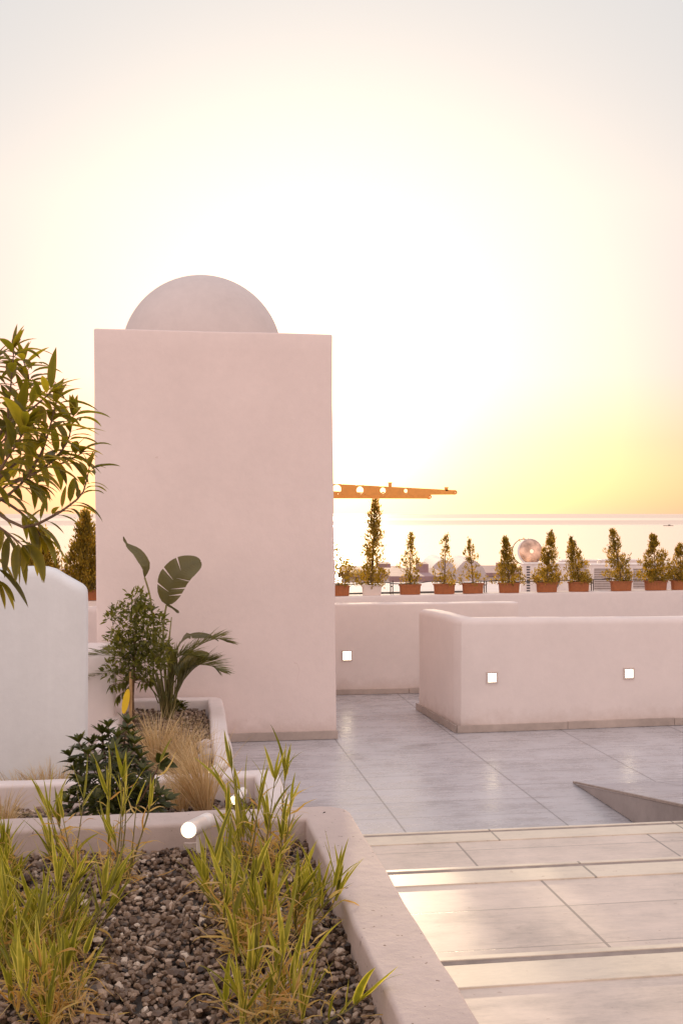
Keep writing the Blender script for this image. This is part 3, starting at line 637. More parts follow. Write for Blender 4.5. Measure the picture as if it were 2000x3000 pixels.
# ---------------------------------------------------------------- pergola beams
def beam(Y, x0, x1, yt0, yb0, yt1, yb1, holes, name, label, grp, knobs=()):
    t0 = onY(x0, 1440, Y); t = empty('pergola_beam', t0, label, 'beam', grp); b = MB(); n = 20
    A = [onY(x0, yt0, Y), onY(x1, yt1, Y), onY(x1, yb1, Y), onY(x0, yb0, Y)]; th = .03
    tp = lambda x: np.interp(x, [x0, x1], [yt0, yt1]); bt = lambda x: np.interp(x, [x0, x1], [yb0, yb1])
    hs = sorted(holes); cuts = [x0]
    for (hx, hy, hr) in hs: cuts += [hx-hr*1.25, hx+hr*1.25]
    cuts.append(x1)
    def quad(pts):
        P = [onY(a, c, Y) for a, c in pts]; k = len(P); b.add(P+[q+Vector((0,th,0)) for q in P], [tuple(range(k))[::-1], tuple(range(k, 2*k))]+[(i, (i+1)%k, k+(i+1)%k, k+i) for i in range(k)])
    for i in range(0, len(cuts)-1, 2):
        a, c = cuts[i], cuts[i+1]
        if c > a+.5: quad([(a,tp(a)),(c,tp(c)),(c,bt(c)),(a,bt(a))])
    for (hx, hy, hr) in hs:
        a, c = hx-hr*1.25, hx+hr*1.25; m = 24; ring = []; outer = []
        for k in range(m):
            u = 2*math.pi*(k+.5)/m; ring.append((hx+hr*math.cos(u), hy+hr*math.sin(u)))
            dx, dy = math.cos(u), math.sin(u); s = 1e9
            if dx > 0: s = min(s, (c-hx)/dx)
            if dx < 0: s = min(s, (a-hx)/dx)
            if dy < 0: s = min(s, (tp(hx)-hy)/dy)
            if dy > 0: s = min(s, (bt(hx)-hy)/dy)
            outer.append((hx+dx*s, hy+dy*s))
        for k in range(m): quad([ring[k], outer[k], outer[(k+1)%m], ring[(k+1)%m]])
    for (kx, ky, kh) in knobs: quad([(kx-4,ky),(kx+4,ky),(kx+4,ky+kh),(kx-4,ky+kh)]); quad([(kx-5,ky-3),(kx+5,ky-3),(kx+5,ky),(kx-5,ky)])
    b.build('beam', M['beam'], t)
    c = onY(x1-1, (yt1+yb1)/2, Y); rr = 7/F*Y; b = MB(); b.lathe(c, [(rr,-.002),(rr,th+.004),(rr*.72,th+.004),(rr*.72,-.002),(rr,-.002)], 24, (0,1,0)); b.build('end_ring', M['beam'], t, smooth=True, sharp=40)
beam(9.3, 900, 1333, 1413, 1452, 1436, 1449, [(987,1433,13.5),(1055,1436,11),(1122,1437,9),(1189,1438,6)], 'pergola_beam', 'upper tapered steel beam tinted orange by sun flare, with round holes beside the tower', 'steel pergola beams', knobs=((1143,1416,10),(1308,1430,8)))
beam(9.9, 900, 1258, 1436, 1460, 1450, 1461, [(1122,1446,5)], 'pergola_beam', 'lower shorter steel beam tinted orange by sun flare, behind the upper one', 'steel pergola beams')

# ---------------------------------------------------------------- air conditioners, dish
def ac(px0, px1, topy, t, label, kind='fan', zb=.24, seed=0):
    a, c = at(px0, topy, t), at(px1, topy, t); d = Vector((c.x-a.x, c.y-a.y, 0)); w = d.length; d.normalize(); n = Vector((-d.y, d.x, 0)); z1 = a.z; dep = .36
    r = empty('air_conditioner', (a.x, a.y, zb), label, 'air conditioner', 'air conditioner units on the roof')
    def slab(b, u0, u1, v0, v1, o0, o1):
        cc = [Vector((a.x,a.y,0))+d*u+n*o+Vector((0,0,v)) for o in (o0, o1) for u, v in ((u0,v0),(u1,v0),(u1,v1),(u0,v1))]
        b.add(cc, [(0,1,2,3),(4,7,6,5),(0,4,5,1),(1,5,6,2),(2,6,7,3),(3,7,4,0)])
    b = MB(); slab(b, 0, w, zb+.08, z1-.02, 0, dep); slab(b, .05, .12, zb, zb+.08, .02, dep-.02); slab(b, w-.12, w-.05, zb, zb+.08, .02, dep-.02); b.build('casing', M['ac'], r, bevel=.008)
    b = MB(); slab(b, -.012, w+.012, z1-.022, z1, -.012, dep+.01); b.build('lid', M['ac'], r, bevel=.005)
    if kind == 'fan':
        h = (z1-zb-.1); R = min(w*.36, h*.42); cc = Vector((a.x,a.y,0))+d*(w*.52)+Vector((0,0,zb+.08+h*.48)); b = MB()
        for q in (1, .8, .6, .4, .2): b.lathe(cc-n*.012, [(R*q-.004, 0), (R*q-.004, -.006), (R*q+.004, -.006), (R*q+.004, 0)], 28, n)
        for k in range(8): u = k*math.pi/4; b.tube([cc-n*.016, cc-n*.016+d*R*math.cos(u)+Vector((0,0,R*math.sin(u)))], .003, 4)
        b.build('fan_guard', M['ac'], r)
        b = MB(); b.lathe(cc-n*.003, [(.001, 0), (R*.98, 0)], 28, n); b.build('fan_opening', M['grille'], r)
        b = MB(); zz = zb+.12
        while zz < z1-.06: b = MB(); slab(b, .04, .095, zz, zz+.024, -.004, .001); b.build('vent_slot', M['window'], r); zz += .042
    else:
        b = MB(); slab(b, w*.12, w*.88, zb+.14, z1-.07, -.004, .001); b.build('grille', M['grille'], r)
        b = MB(); zz = zb+.15
        while zz < z1-.08: slab(b, w*.12, w*.88, zz, zz+.008, -.010, -.004); zz += .028
        b.build('fin', M['ac'], r)
ac(1645, 1748, 1641, 21.4, 'air conditioner with dark grille behind the pot second right of the dish', 'grille')
ac(1762, 1872, 1640, 21.6, 'air conditioner with dark grille behind the tall narrow tipped conifer', 'grille')
ac(1534, 1668, 1650, 18.5, 'large air conditioner with vent slots and round fan below the metal dish', 'fan')
ac(1731, 1800, 1653, 18.5, 'narrow air conditioner between the second and third pots right of the dish', 'grille')
ac(1842, 1938, 1652, 19, 'air conditioner with brownish grille behind the broad full conifer', 'grille')
ac(1962, 2060, 1647, 19.5, 'air conditioner at the right edge beyond the last pots', 'fan')
dcn = at(1553, 1616, 19.6); ax = Vector((.10, -.985, .14)).normalized()
ds = empty('metal_dish', dcn-Vector((0,0,.5)), 'round shiny metal dish rising behind an air conditioner', 'dish')
rr = 37/F*19.6
b = MB(); b.lathe(dcn, [(rr*math.sin(a), -.10*math.cos(a)+.02 if False else .06*(1-math.cos(a))*0 + .05*math.cos(a)) for a in [math.pi/2*k/10 for k in range(1, 11)]], 40, ax); b.build('mirror_disc', M['mirror'], ds, smooth=True)
b = MB(); b.lathe(dcn-ax*.0, [(rr*.99,-.05),(rr*1.03,-.05),(rr*1.03,.012),(rr*.99,.012),(rr*.99,-.05)], 40, ax); b.build('rim', M['spotwhite'], ds, smooth=True, sharp=40)
b = MB(); b.lathe(dcn-ax*.14+Vector((-.05,0,.01)), [(rr*1.0,-.005),(rr*1.05,-.005),(rr*1.05,.01),(rr*1.0,.01),(rr*1.0,-.005)], 40, ax); b.build('back_ring', M['steel'], ds, smooth=True, sharp=40)
b = MB(); b.tube([dcn-ax*.06-Vector((0,0,.05)), dcn-Vector((0,0,rr))-ax*.08, dcn-Vector((0,0,.72))-ax*.08], .016, 8)
b.tube(poly([dcn+Vector((rr*.95,0,.03)), dcn+Vector((rr*1.3,0,.0)), dcn+Vector((rr*1.35,0,-.10)), dcn+Vector((rr*1.0,0,-.16))], 10), .006, 6); b.build('stand', M['steel'], ds)
for dx, dz in ((-.20,.20),(-.10,.22),(.0,.21),(.08,.2)):
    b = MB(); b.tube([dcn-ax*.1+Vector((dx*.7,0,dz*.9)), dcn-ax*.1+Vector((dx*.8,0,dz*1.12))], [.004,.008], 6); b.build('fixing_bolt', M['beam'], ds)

# ---------------------------------------------------------------- far houses, trees, boat
def house(px0, px1, topy, t, label, roof='flat', dep=8, wins=3):
    a, c = at(px0, topy, t), at(px1, topy, t); d = Vector((c.x-a.x, c.y-a.y, 0)); w = d.length; d.normalize(); n = Vector((-d.y, d.x, 0)); zb = -3.5-(t-24)/330*17.5
    r = empty('house', (a.x, a.y, zb), label, 'house', 'pale houses below the terrace')
    def slab(b, u0, u1, v0, v1, o0, o1):
        cc = [Vector((a.x,a.y,0))+d*u+n*o+Vector((0,0,v)) for o in (o0, o1) for u, v in ((u0,v0),(u1,v0),(u1,v1),(u0,v1))]
        b.add(cc, [(0,1,2,3),(4,7,6,5),(0,4,5,1),(1,5,6,2),(2,6,7,3),(3,7,4,0)])
    top = a.z; b = MB(); slab(b, 0, w, zb-1, top-.4, 0, dep); b.build('wall', M['house'], r)
    if roof == 'flat':
        b = MB(); slab(b, -.15, w+.15, top-.4, top-.15, -.15, dep+.15); slab(b, w*.6, w*.8, top-.15, top+.25, dep*.4, dep*.7); b.build('roof', M['roofp'], r)
    else:
        b = MB(); m = 16; vs = []
        for o in (0, dep):
            for i in range(m+1):
                u = i/m; q = Vector((a.x,a.y,0))+d*(w*u)+n*o; q.z = top-.4+math.sin(math.pi*u)**.7*.9; vs.append(q)
        b.add(vs, [(i, i+1, m+2+i, m+1+i) for i in range(m)]+[tuple(range(m+1)), tuple(reversed(range(m+1, 2*m+2)))]); b.build('roof', M['house'], r, smooth=True, sharp=50)
    for i in range(wins):
        u = w*(i+.5)/wins; b = MB(); slab(b, u-.5, u+.5, top-2.2, top-1.0, -.03, .0); b.build('window', M['window'], r)
house(1000, 1190, 1672, 70, 'flat roofed pinkish house behind the white pot', dep=10)
house(1150, 1300, 1678, 52, 'flat roofed house behind the second terracotta pots', dep=8)
house(1252, 1345, 1668, 60, 'white house with a rounded vault roof behind the thin conifer', 'vault', dep=7, wins=1)
house(1330, 1425, 1665, 66, 'white vault roofed house behind the wispy conifer', 'vault', dep=7, wins=1)
house(1400, 1560, 1672, 85, 'long flat roofed house left of the metal dish', dep=12)
house(1560, 1800, 1676, 95, 'flat roofed house hidden behind the air conditioners', dep=12)
house(1800, 2150, 1674, 90, 'flat roofed house beyond the right end of the pots', dep=12)
house(-200, 330, 1690, 80, 'flat roofed house beyond the curved wall', dep=12)
def fartree(px_, topy, t, w, label, seed):
    random.seed(seed); c = at(px_, topy, t); base = -3.5-(t-24)/330*17.5
    r = empty('round_tree', (c.x, c.y, base), label, 'tree', 'bushy trees among the houses'); b = MB(); b.tube([(c.x,c.y,base),(c.x+.1,c.y,c.z-w*.6)], [.16,.09], 6); b.build('trunk', M['bark'], r); b = MB()
    for k in range(26):
        u = rv().normalized(); q = Vector((c.x, c.y, c.z-w*.45))+Vector((u.x*w*.5, u.y*w*.5, u.z*w*.36))*random.uniform(.4,1.05); tn = random.uniform(.2,.8)
        for j in range(26): leaf(b, q+rv(w*.075), rv(), .14*w/2, .07*w/2, 0, nseg=2, tone=tn, up=rv())
    b.build('crown', M['conifer'], r)
fartree(1040, 1652, 60, 1.1, 'small bushy tree far behind, between the tower and the white pot', 5)
fartree(1165, 1650, 64, 1.0, 'small bushy tree far behind, just right of the white pot', 6)
fartree(1010, 1615, 50, 1.4, 'bushy tree far behind the pot at the tower edge', 7)
random.seed(12)
bt_ = at(1956, 1541, 1).normalized; tt = F*(CAMZ-ZS)/(1541-HZ); pb_ = at(1956, 1541, tt); Lb = 30/F*tt*.5
bo = empty('boat', pb_, 'tiny dark boat on the bright sea near the horizon', 'boat')
b = MB(); rt = Vector((cs, -sn, 0)); fw = Vector((sn, cs, 0)); ring = []
for i in range(12):
    u = i/11*2-1; wv = Lb*.18*(1-abs(u)**2.5); ring.append((pb_+rt*u*Lb, wv))
vs = []
for q, wv in ring: vs += [q-fw*wv+Vector((0,0,Lb*.12)), q-fw*wv*.6, q+fw*wv*.6, q+fw*wv+Vector((0,0,Lb*.12))]
b.add(vs, [(i*4+k, i*4+4+k, i*4+5+k, i*4+1+k) for i in range(11) for k in range(3)]+[(i*4, i*4+3, i*4+7, i*4+4) for i in range(11)]); b.build('hull', M['boat'], bo)
b = MB(); q = pb_+rt*Lb*.2; b.box(q.x-Lb*.2, q.x+Lb*.2, q.y-Lb*.08, q.y+Lb*.08, ZS+Lb*.1, ZS+Lb*.28); b.build('cabin', M['boat'], bo)

# ---------------------------------------------------------------- foreground tree at the left
def left_tree():
    random.seed(21); T0 = 3.0
    root = at(-190, 2500, 3.0); root.z = ZAg
    t = empty('leafy_tree', root, 'leafy tree with long pointed leaves reaching in from the left edge', 'tree')
    def P(x, y, d=0): return at(x, y, T0+d)
    wood = MB(); lf = MB()
    trunk = poly([root, P(-170,2100), P(-120,1800), P(-60,1600), P(-20,1480)], 16)
    wood.tube(trunk, [.016-.008*i/(len(trunk)-1) for i in range(len(trunk))], 8)
    BR = [([(-20,1480,0),(10,1350,.02),(28,1180,.0),(42,1020,-.02)], 1.0, 30),
          ([(-20,1480,0),(60,1420,-.08),(120,1330,-.1),(150,1240,-.12),(168,1170,-.1)], 1.0, 26),
          ([(-10,1500,0),(70,1545,-.1),(150,1515,-.12),(205,1480,-.12),(245,1440,-.1),(262,1370,-.1)], .7, 20),
          ([(30,1420,0),(130,1370,.08),(195,1300,.1),(215,1220,.1)], .95, 22),
          ([(-20,1300,0),(50,1200,.1),(85,1120,.12),(70,1060,.12)], .95, 24),
          ([(0,1400,0),(90,1330,.12),(170,1360,.15),(235,1330,.12)], .9, 20),
          ([(20,1250,0),(90,1200,-.1),(150,1150,-.14)], .9, 16),
          ([(0,1460,0),(60,1500,.05),(100,1540,.06),(120,1570,.06)], .9, 12),
          ([(-40,1520,0),(20,1560,-.06),(70,1600,-.1)], 1.1, 12),
          ([(-60,1550,0),(-20,1640,-.1),(-8,1700,-.12)], 1.2, 5),
          ([(-40,1400,0),(-60,1250,.1),(-40,1120,.1),(-10,1050,.1)], 1.0, 30),
          ([(-20,1480,0),(-10,1400,-.15),(50,1300,-.18),(80,1250,-.18)], 1.0, 26),
          ([(-60,1550,0),(-10,1450,.2),(60,1400,.25),(110,1420,.25)], 1.0, 26),
          ([(-60,1500,0),(-40,1350,.25),(20,1280,.28),(50,1220,.28)], 1.0, 24)]
    for pts, sz, n in BR:
        n = int(n*1.12)
        pp = poly([P(*q) for q in pts], 12); wood.tube(pp, [.0045-.003*i/(len(pp)-1) for i in range(len(pp))], 6)
        low = pts[-1][1] > 1535
        for k in range(n):
            s = .18+.82*(k+random.random())/n; i = min(len(pp)-2, int(s*(len(pp)-1))); q = pp[i].lerp(pp[i+1], s*(len(pp)-1)-i); ax_ = (pp[i+1]-pp[i]).normalized()
            a = k*2.4+random.uniform(-.4,.4); u = ax_.orthogonal().normalized(); w = ax_.cross(u); o = u*math.cos(a)+w*math.sin(a)
            rt_ = Vector((cs,-sn,0))
            d = (o*.9 + ax_*.35 + rt_*.35 + Vector((0,0,.15 if not low else -.9))).normalized()
            ln = random.uniform(.066,.112)*sz*(1.1 if low else 1.05)
            wood.tube([q, q+d*.010], .0009, 4, cap=False)
            leaf(lf, q+d*.009, d, ln, ln*random.uniform(.20,.30), random.uniform(.3,.9) if not low else random.uniform(.5,1.0), nseg=7, tone=random.gauss(.48,.2), fold=random.uniform(.15,.5), curl=random.uniform(-.3,.3))
        for k in range(5):
            d = (ax_+rv(.35)).normalized(); leaf(lf, pp[-1], d, .065*sz, .018*sz, .5, nseg=6, tone=random.uniform(.4,.8))
    wood.build('trunk', M['bark'], t, smooth=True); lf.build('crown', M['mango'], t, smooth=True)
left_tree()

# ---------------------------------------------------------------- plants of the far planter
def lemon():
    random.seed(31); T0 = 7.05; base = onz(390, 2112, ZCg); base = at(392, 2110, T0); base.z = ZCg
    t = empty('citrus_tree', base, 'small bushy citrus tree tied to a stake in the far planter', 'tree'); P = lambda x, y, d=0: at(x, y, T0+d)
    wood = MB(); lf = MB(); wood.tube([base, P(388,2040), P(392,1975), P(395,1900), P(400,1820), P(398,1760)], [.011,.010,.009,.007,.005,.002], 8)
    BL = [(398,1752,34,26,0),(392,1785,36,26,.02),(405,1810,40,30,-.05),(345,1795,24,22,.05),(325,1812,18,14,0),(440,1800,26,22,.05),(375,1840,40,34,.05),(420,1850,42,34,-.06),(462,1830,26,30,0),(345,1880,34,28,-.05),(330,1862,20,20,.05),(395,1890,46,34,0),(445,1890,40,34,.06),(360,1925,36,26,0),(410,1935,46,32,-.05),(455,1945,40,34,0),(330,1965,30,22,0),(380,1965,36,22,.05),(420,1985,34,22,0),(350,1900,20,20,.1),(490,1900,18,26,0),(425,1765,20,20,0)]
    for x, y, rx, ry, dz in BL:
        c = P(x, y, dz); st = P(398, min(2000, y+50)); wood.tube([st, st.lerp(c, .5)+Vector((0,0,-.02)), c], [.003,.0022,.001], 4, cap=False)
        tn0 = random.gauss(.45,.15)
        for k in range(int(rx*ry/1000*95)+10):
            u = rv().normalized()*random.random()**.5; q = c+Vector((cs,-sn,0))*u.x*rx/F*T0*1.1+Vector((sn,cs,0))*u.y*rx/F*T0*1.4+Vector((0,0,u.z*ry/F*T0*1.2))
            d = (u*1.2+Vector((0,0,.35))+rv(.5)).normalized(); ln = random.uniform(.026,.046)
            leaf(lf, q, d, ln, ln*.42, .3, nseg=3, tone=tn0+random.uniform(-.3,.3), up=Vector((0,0,1))+rv(.5))
    # hanging low twigs
    for pts in ([(395,1985),(350,2000),(320,2010)], [(393,1990),(370,2020),(345,2040)], [(395,1990),(430,2000),(445,1985)]):
        pp = poly([P(*q) for q in pts], 8); wood.tube(pp, .002, 4)
        for q in pp[2:]:
            for k in range(2): leaf(lf, q, Vector((random.uniform(-.6,.6), random.uniform(-.4,.4), -1)), random.uniform(.045,.07), .02, .2, nseg=4, tone=random.uniform(.2,.7))
    wood.build('trunk', M['bark'], t, smooth=True); lf.build('crown', M['lemon'], t)
    b = MB(); s0 = P(382, 2100, -.03); s0.z = ZCg; s1 = P(384, 1968, -.03); b.tube([s0, s1], .010, 8)
    tag(b.build('wooden_stake', M['stake'], smooth=True, sharp=50, loc=tuple(s0)), 'short brown stake tied to the stem of the citrus tree', 'stake')
    b = MB(); c = P(369, 2055, -.06); vs = []; m = 18
    for i in range(m):
        u = 2*math.pi*i/m; x, z = math.cos(u)*.021, math.sin(u)*.075; vs.append(c+Vector((x*cs+z*.18, -x*sn, z)))
    b.add(vs+[v+Vector((0,.002,0)) for v in vs], [tuple(range(m)), tuple(reversed(range(m, 2*m)))]+[(i, m+i, m+(i+1)%m, (i+1)%m) for i in range(m)])
    tag(b.build('yellow_tag', M['yellow'], loc=tuple(c)), 'bright yellow oval tag hanging by the stake', 'tag')
lemon()
def bigleaf(b, mid, widths, gaps, normal, tone=.5, cup=.25, sides=(1,1)):
    """broad leaf: mid = midrib points, widths = half width along it, gaps = where it is torn to the midrib"""
    n = len(mid)-1; normal = Vector(normal)
    tg = [(mid[min(i+1, n)]-mid[max(i-1, 0)]).normalized() for i in range(n+1)]
    for sd in (-1, 1):
        edge = []
        for i in range(n+1):
            s = tg[i].cross(normal).normalized()*sd*sides[0 if sd < 0 else 1]
            edge.append((s+tg[i]*.42+normal*cup*widths[i]*4)*widths[i])
        for i in range(n):
            a, c = mid[i], mid[i+1]; o0, o1 = a+edge[i], c+edge[i+1]
            if (sd, i) in gaps: o1 = o0.lerp(o1, .72)-normal*.006
            if (sd, i-1) in gaps: o0 = o0.lerp(o1, .12)
            m0_, m1_ = a.lerp(o0, .5)-normal*.003, c.lerp(o1, .5)-normal*.003
            b.adda([a, m0_, o0, c, m1_, o1], [(0,1,4,3),(1,2,5,4)], [tone-.1, tone, tone+.12, tone-.1, tone, tone+.12])
def strelitzia():
    random.seed(41); T0 = 7.55; base = at(492, 2082, T0); base.z = ZCg; P = lambda x, y, d=0: at(x, y, T0+d)
    t = empty('broad_leaved_plant', base, 'broad leaved plant with two tall torn leaves standing before the tower', 'plant'); fw = Vector((-sn,-cs,0))
    st = MB(); 
    st.tube(poly([base, P(470,1960), P(452,1850), P(445,1780), P(436,1730), P(424,1692)], 14), [.010,.009,.008,.007,.006,.006,.005,.005,.005,.004,.004][:11] if False else .006, 7)
    st.tube(poly([base, P(482,1960), P(478,1860), P(483,1800), P(488,1772)], 12), .0065, 7)
    st.tube([base, P(495,1880), P(503,1808)], [.009,.006,.003], 6); st.tube(poly([base, P(496,1980), P(510,1920), P(530,1880)], 10), .006, 6)
    for i in range(20):
        x = random.uniform(-30, 36); st.tube(poly([base+Vector((x*.001, random.uniform(-.03,.03), 0)), P(492+x, 2030, random.uniform(-.05,.05)), P(490+x*1.5, random.uniform(1930,1990))], 6), [random.uniform(.008,.013)]*7 if False else random.uniform(.004,.0085), 6, val=random.random())
    st.build('stem', M['greenstem'], t, smooth=True)
    b = MB(); mid = poly([P(424,1692), P(430,1660,-.03), P(408,1620,-.04), P(378,1598,-.02), P(368,1586), P(362,1572)], 15)
    wd = [.004,.02,.034,.045,.048,.046,.040,.034,.026,.018,.010,.012,.013,.010,.006,.002]; wd = [float(np.interp(i/(len(mid)-1), np.linspace(0,1,len(wd)), wd)) for i in range(len(mid))]
    bigleaf(b, mid, wd, set(), (fw+Vector((.75,0,.1))).normalized(), .45, .5, sides=(1, .6))
    b.build('leaf', M['strel'], t, smooth=False)
    b = MB(); mid = poly([P(488,1772), P(496,1735,-.02), P(508,1700,-.03), P(530,1672,-.04), P(560,1655,-.03), P(588,1645)], 20)
    wd = [.035,.070,.086,.094,.098,.096,.092,.086,.078,.066,.054,.036,.008]; wd = [float(np.interp(i/(len(mid)-1), np.linspace(0,1,len(wd)), wd)) for i in range(len(mid))]
    bigleaf(b, mid, wd, {(-1,3),(-1,7),(-1,11),(1,4),(1,8),(1,2)}, (fw+Vector((0,0,.25))).normalized(), .42, .1)
    bigleaf(b, poly([P(487,1770), P(505,1780), P(524,1795)], 6), [.004,.008,.008,.006,.008,.01,.004], set(), fw, .3)
    b.build('leaf', M['strel'], t)
    b = MB(); mid = poly([P(520,1900), P(535,1872,-.05), P(560,1862,-.08), P(600,1862,-.1), P(625,1868,-.1), P(640,1878,-.1)], 15)
    wd = [.01,.04,.055,.05,.02,.03,.034,.03,.024,.018,.012,.008,.004,.003]; wd = [float(np.interp(i/(len(mid)-1), np.linspace(0,1,len(wd)), wd)) for i in range(len(mid))]
    bigleaf(b, mid, wd, {(1,5)}, (fw*.5+Vector((0,0,.8))).normalized(), .35, -.3)
    b.build('leaf', M['strel'], t)
    b = MB(); mid = poly([P(505,1975), P(540,1945,-.1), P(580,1925,-.14), P(612,1915,-.12)], 12)
    wd = [.01,.035,.045,.05,.048,.044,.036,.02,.006]; wd = [float(np.interp(i/(len(mid)-1), np.linspace(0,1,len(wd)), wd)) for i in range(len(mid))]
    bigleaf(b, mid, wd, set(), (fw*.8+Vector((0,0,.5))).normalized(), .8, .1); b.build('leaf', M['strel'], t)
    for (a0, a1, a2, w) in (((500,1990),(505,1940),(490,1885),.035),):
        b = MB(); mid = poly([P(*a0), P(*a1,-.1), P(*a2,-.1)], 10); wd = [w*math.sin(math.pi*min(.99, (i+.5)/(len(mid)))) for i in range(len(mid))]
        bigleaf(b, mid, wd, set(), (fw+rv(.3)).normalized(), .35, .1); b.build('leaf', M['strel'], t)
strelitzia()
def palm():
    random.seed(51); T0 = 7.35; base = at(475, 2100, T0); base.z = ZCg; P = lambda x, y, d=0: at(x, y, T0+d)
    t = empty('young_palm', base, 'young feathery palm with arching fronds behind the feather grass', 'plant')
    fr = [([(490,2050),(515,1960),(570,1900),(630,1872),(668,1882)], .1), ([(495,2060),(540,1990),(580,1950),(625,1935)], .0), ([(500,2060),(525,2000),(535,1980),(560,1960)], .1),
          ([(470,2050),(430,1965),(360,1925),(280,1922),(215,1950)], -.1), ([(470,2050),(420,1995),(350,1972),(280,1985),(205,2030)], -.15), ([(480,2050),(520,1985),(560,1950),(615,1950),(640,1965)], -.15), ([(470,2040),(440,1930),(380,1900),(320,1905)], .1),
          ([(480,2050),(470,1960),(460,1900),(430,1870)], .1), ([(465,2060),(440,2010),(400,1990),(370,2010)], -.2), ([(505,2060),(525,2020),(540,1990)], 0), ([(480,2050),(500,1960),(530,1920),(580,1925)], -.1)]
    for pts, d in fr:
        b = MB(); pp = poly([P(x, y, d*i/len(pts)) for i, (x, y) in enumerate(pts)], 24); b.tube(pp, [.0045-.0035*i/(len(pp)-1) for i in range(len(pp))], 5, val=.4)
        n = len(pp)
        for i in range(int(n*.30), n-1):
            ax_ = (pp[i+1]-pp[i]).normalized(); s = (i/n-.3)/.7
            sdv = ax_.cross(Vector((0,0,1))); sdv = sdv.normalized() if sdv.length > .1 else Vector((1,0,0))
            upv = sdv.cross(ax_)
            for k in range(3):
                q = pp[i].lerp(pp[i+1], k/3)
                for sg in (-1, 1):
                    dv = (ax_*(.8+.5*s)+sdv*sg*.65+upv*.35*random.uniform(.4,1.2)+rv(.07)).normalized(); ln = .13*(math.sin(math.pi*(.18+.75*s)))*random.uniform(.9,1.35)
                    blade(b, q, dv, ln*1.1, .0078, .35, nseg=3, tone=random.uniform(.25,.75), side=upv if False else Vector(ax_))
        b.build('frond', M['palm'], t)
palm()
def weed():
    random.seed(53); p = onz(525, 2085, ZCg); t = MB()
    for k in range(40): leaf(t, p+rv(.02)+Vector((0,0,.03)), Vector((random.uniform(-1,1), random.uniform(-1,1), random.uniform(.1,1))), random.uniform(.05,.09), .03, .6, nseg=3, tone=random.uniform(.1,.5))
    tag(t.build('small_weed', M['lemon'], loc=tuple(p)), 'low dark leafy weed at the foot of the broad leaved plant', 'plant')
weed()
# rocks
def rock(p, s, label, seed):
    random.seed(seed); v0, f0 = icos(); import bmesh
    bm = bmesh.new(); bmesh.ops.create_icosphere(bm, subdivisions=3, radius=1)
    for v in bm.verts: v.co = Vector((v.co.x*s[0], v.co.y*s[1], v.co.z*s[2]))*(1+.35*noise.noise(v.co*1.6+Vector((seed,0,0))))
    me = bpy.data.meshes.new('rock'); bm.to_mesh(me); bm.free(); me.materials.append(M['rock']); me.polygons.foreach_set('use_smooth', [True]*len(me.polygons))
    o = bpy.data.objects.new('rock', me); C.objects.link(o); o.location = p; tag(o, label, 'rock', 'pale rocks in the far planter')
rp_ = onz(600, 2185, ZCg+.02); rock(rp_, (.05,.05,.035), 'rounded pale rock near the inner rim of the far planter', 3)
rp_ = onz(612, 2215, ZCg+.02); rock(rp_, (.055,.05,.04), 'larger pale rock in front of the rounded one, by the far planter rim', 8)

# ---------------------------------------------------------------- feather grass, shrub
def feather(px_, py_, z, H, lean, n, label, seed, spread=.5, rad=.03):
    random.seed(seed); p = onz(px_, py_, z); t = empty('feather_grass', p, label, 'grass clump', 'straw coloured feather grass clumps'); b = MB()
    rt_ = Vector((cs,-sn,0))
    for k in range(n):
        a = random.uniform(0, 6.283); r = random.random()**.5; o = Vector((math.cos(a), math.sin(a), 0))
        d = Vector((0,0,1))+o*r*spread*random.uniform(.4,1)+rt_*lean*random.uniform(.3,1.3); ln = H*random.uniform(.55,1.12)
        blade(b, p+o*r*rad, d, ln, random.uniform(.0016,.0032), random.uniform(.1,1.3), nseg=9, tone=random.gauss(.5,.22), shp=.6, wig=.035)
    b.build('blades', M['feather'], t)
feather(462, 2255, ZCg, .33, -.02, 380, 'pale feather grass tuft in front of the broad leaved plant stems', 61)
feather(535, 2262, ZCg, .30, .16, 240, 'pale feather grass tuft by the far planter rim, beside the rocks', 66)
feather(598, 2385, ZBg, .37, -.26, 420, 'tallest feather grass tuft, right of the dark shrub', 62, spread=.5)
feather(530, 2375, ZBg, .20, -.1, 160, 'short feather grass tuft between the dark shrub and the spotlight', 67, spread=.6)
feather(150, 2330, ZCg, .17, 0, 260, 'thin feather grass at the foot of the curved wall', 63, spread=.6, rad=.12)
feather(80, 2335, ZCg, .15, 0, 160, 'sparse feather grass at the foot of the curved wall, further left', 68, spread=.6, rad=.1)
feather(5, 2440, ZBg, .19, 0, 200, 'feather grass tuft at the left edge behind the nearest planter', 64, spread=.7)
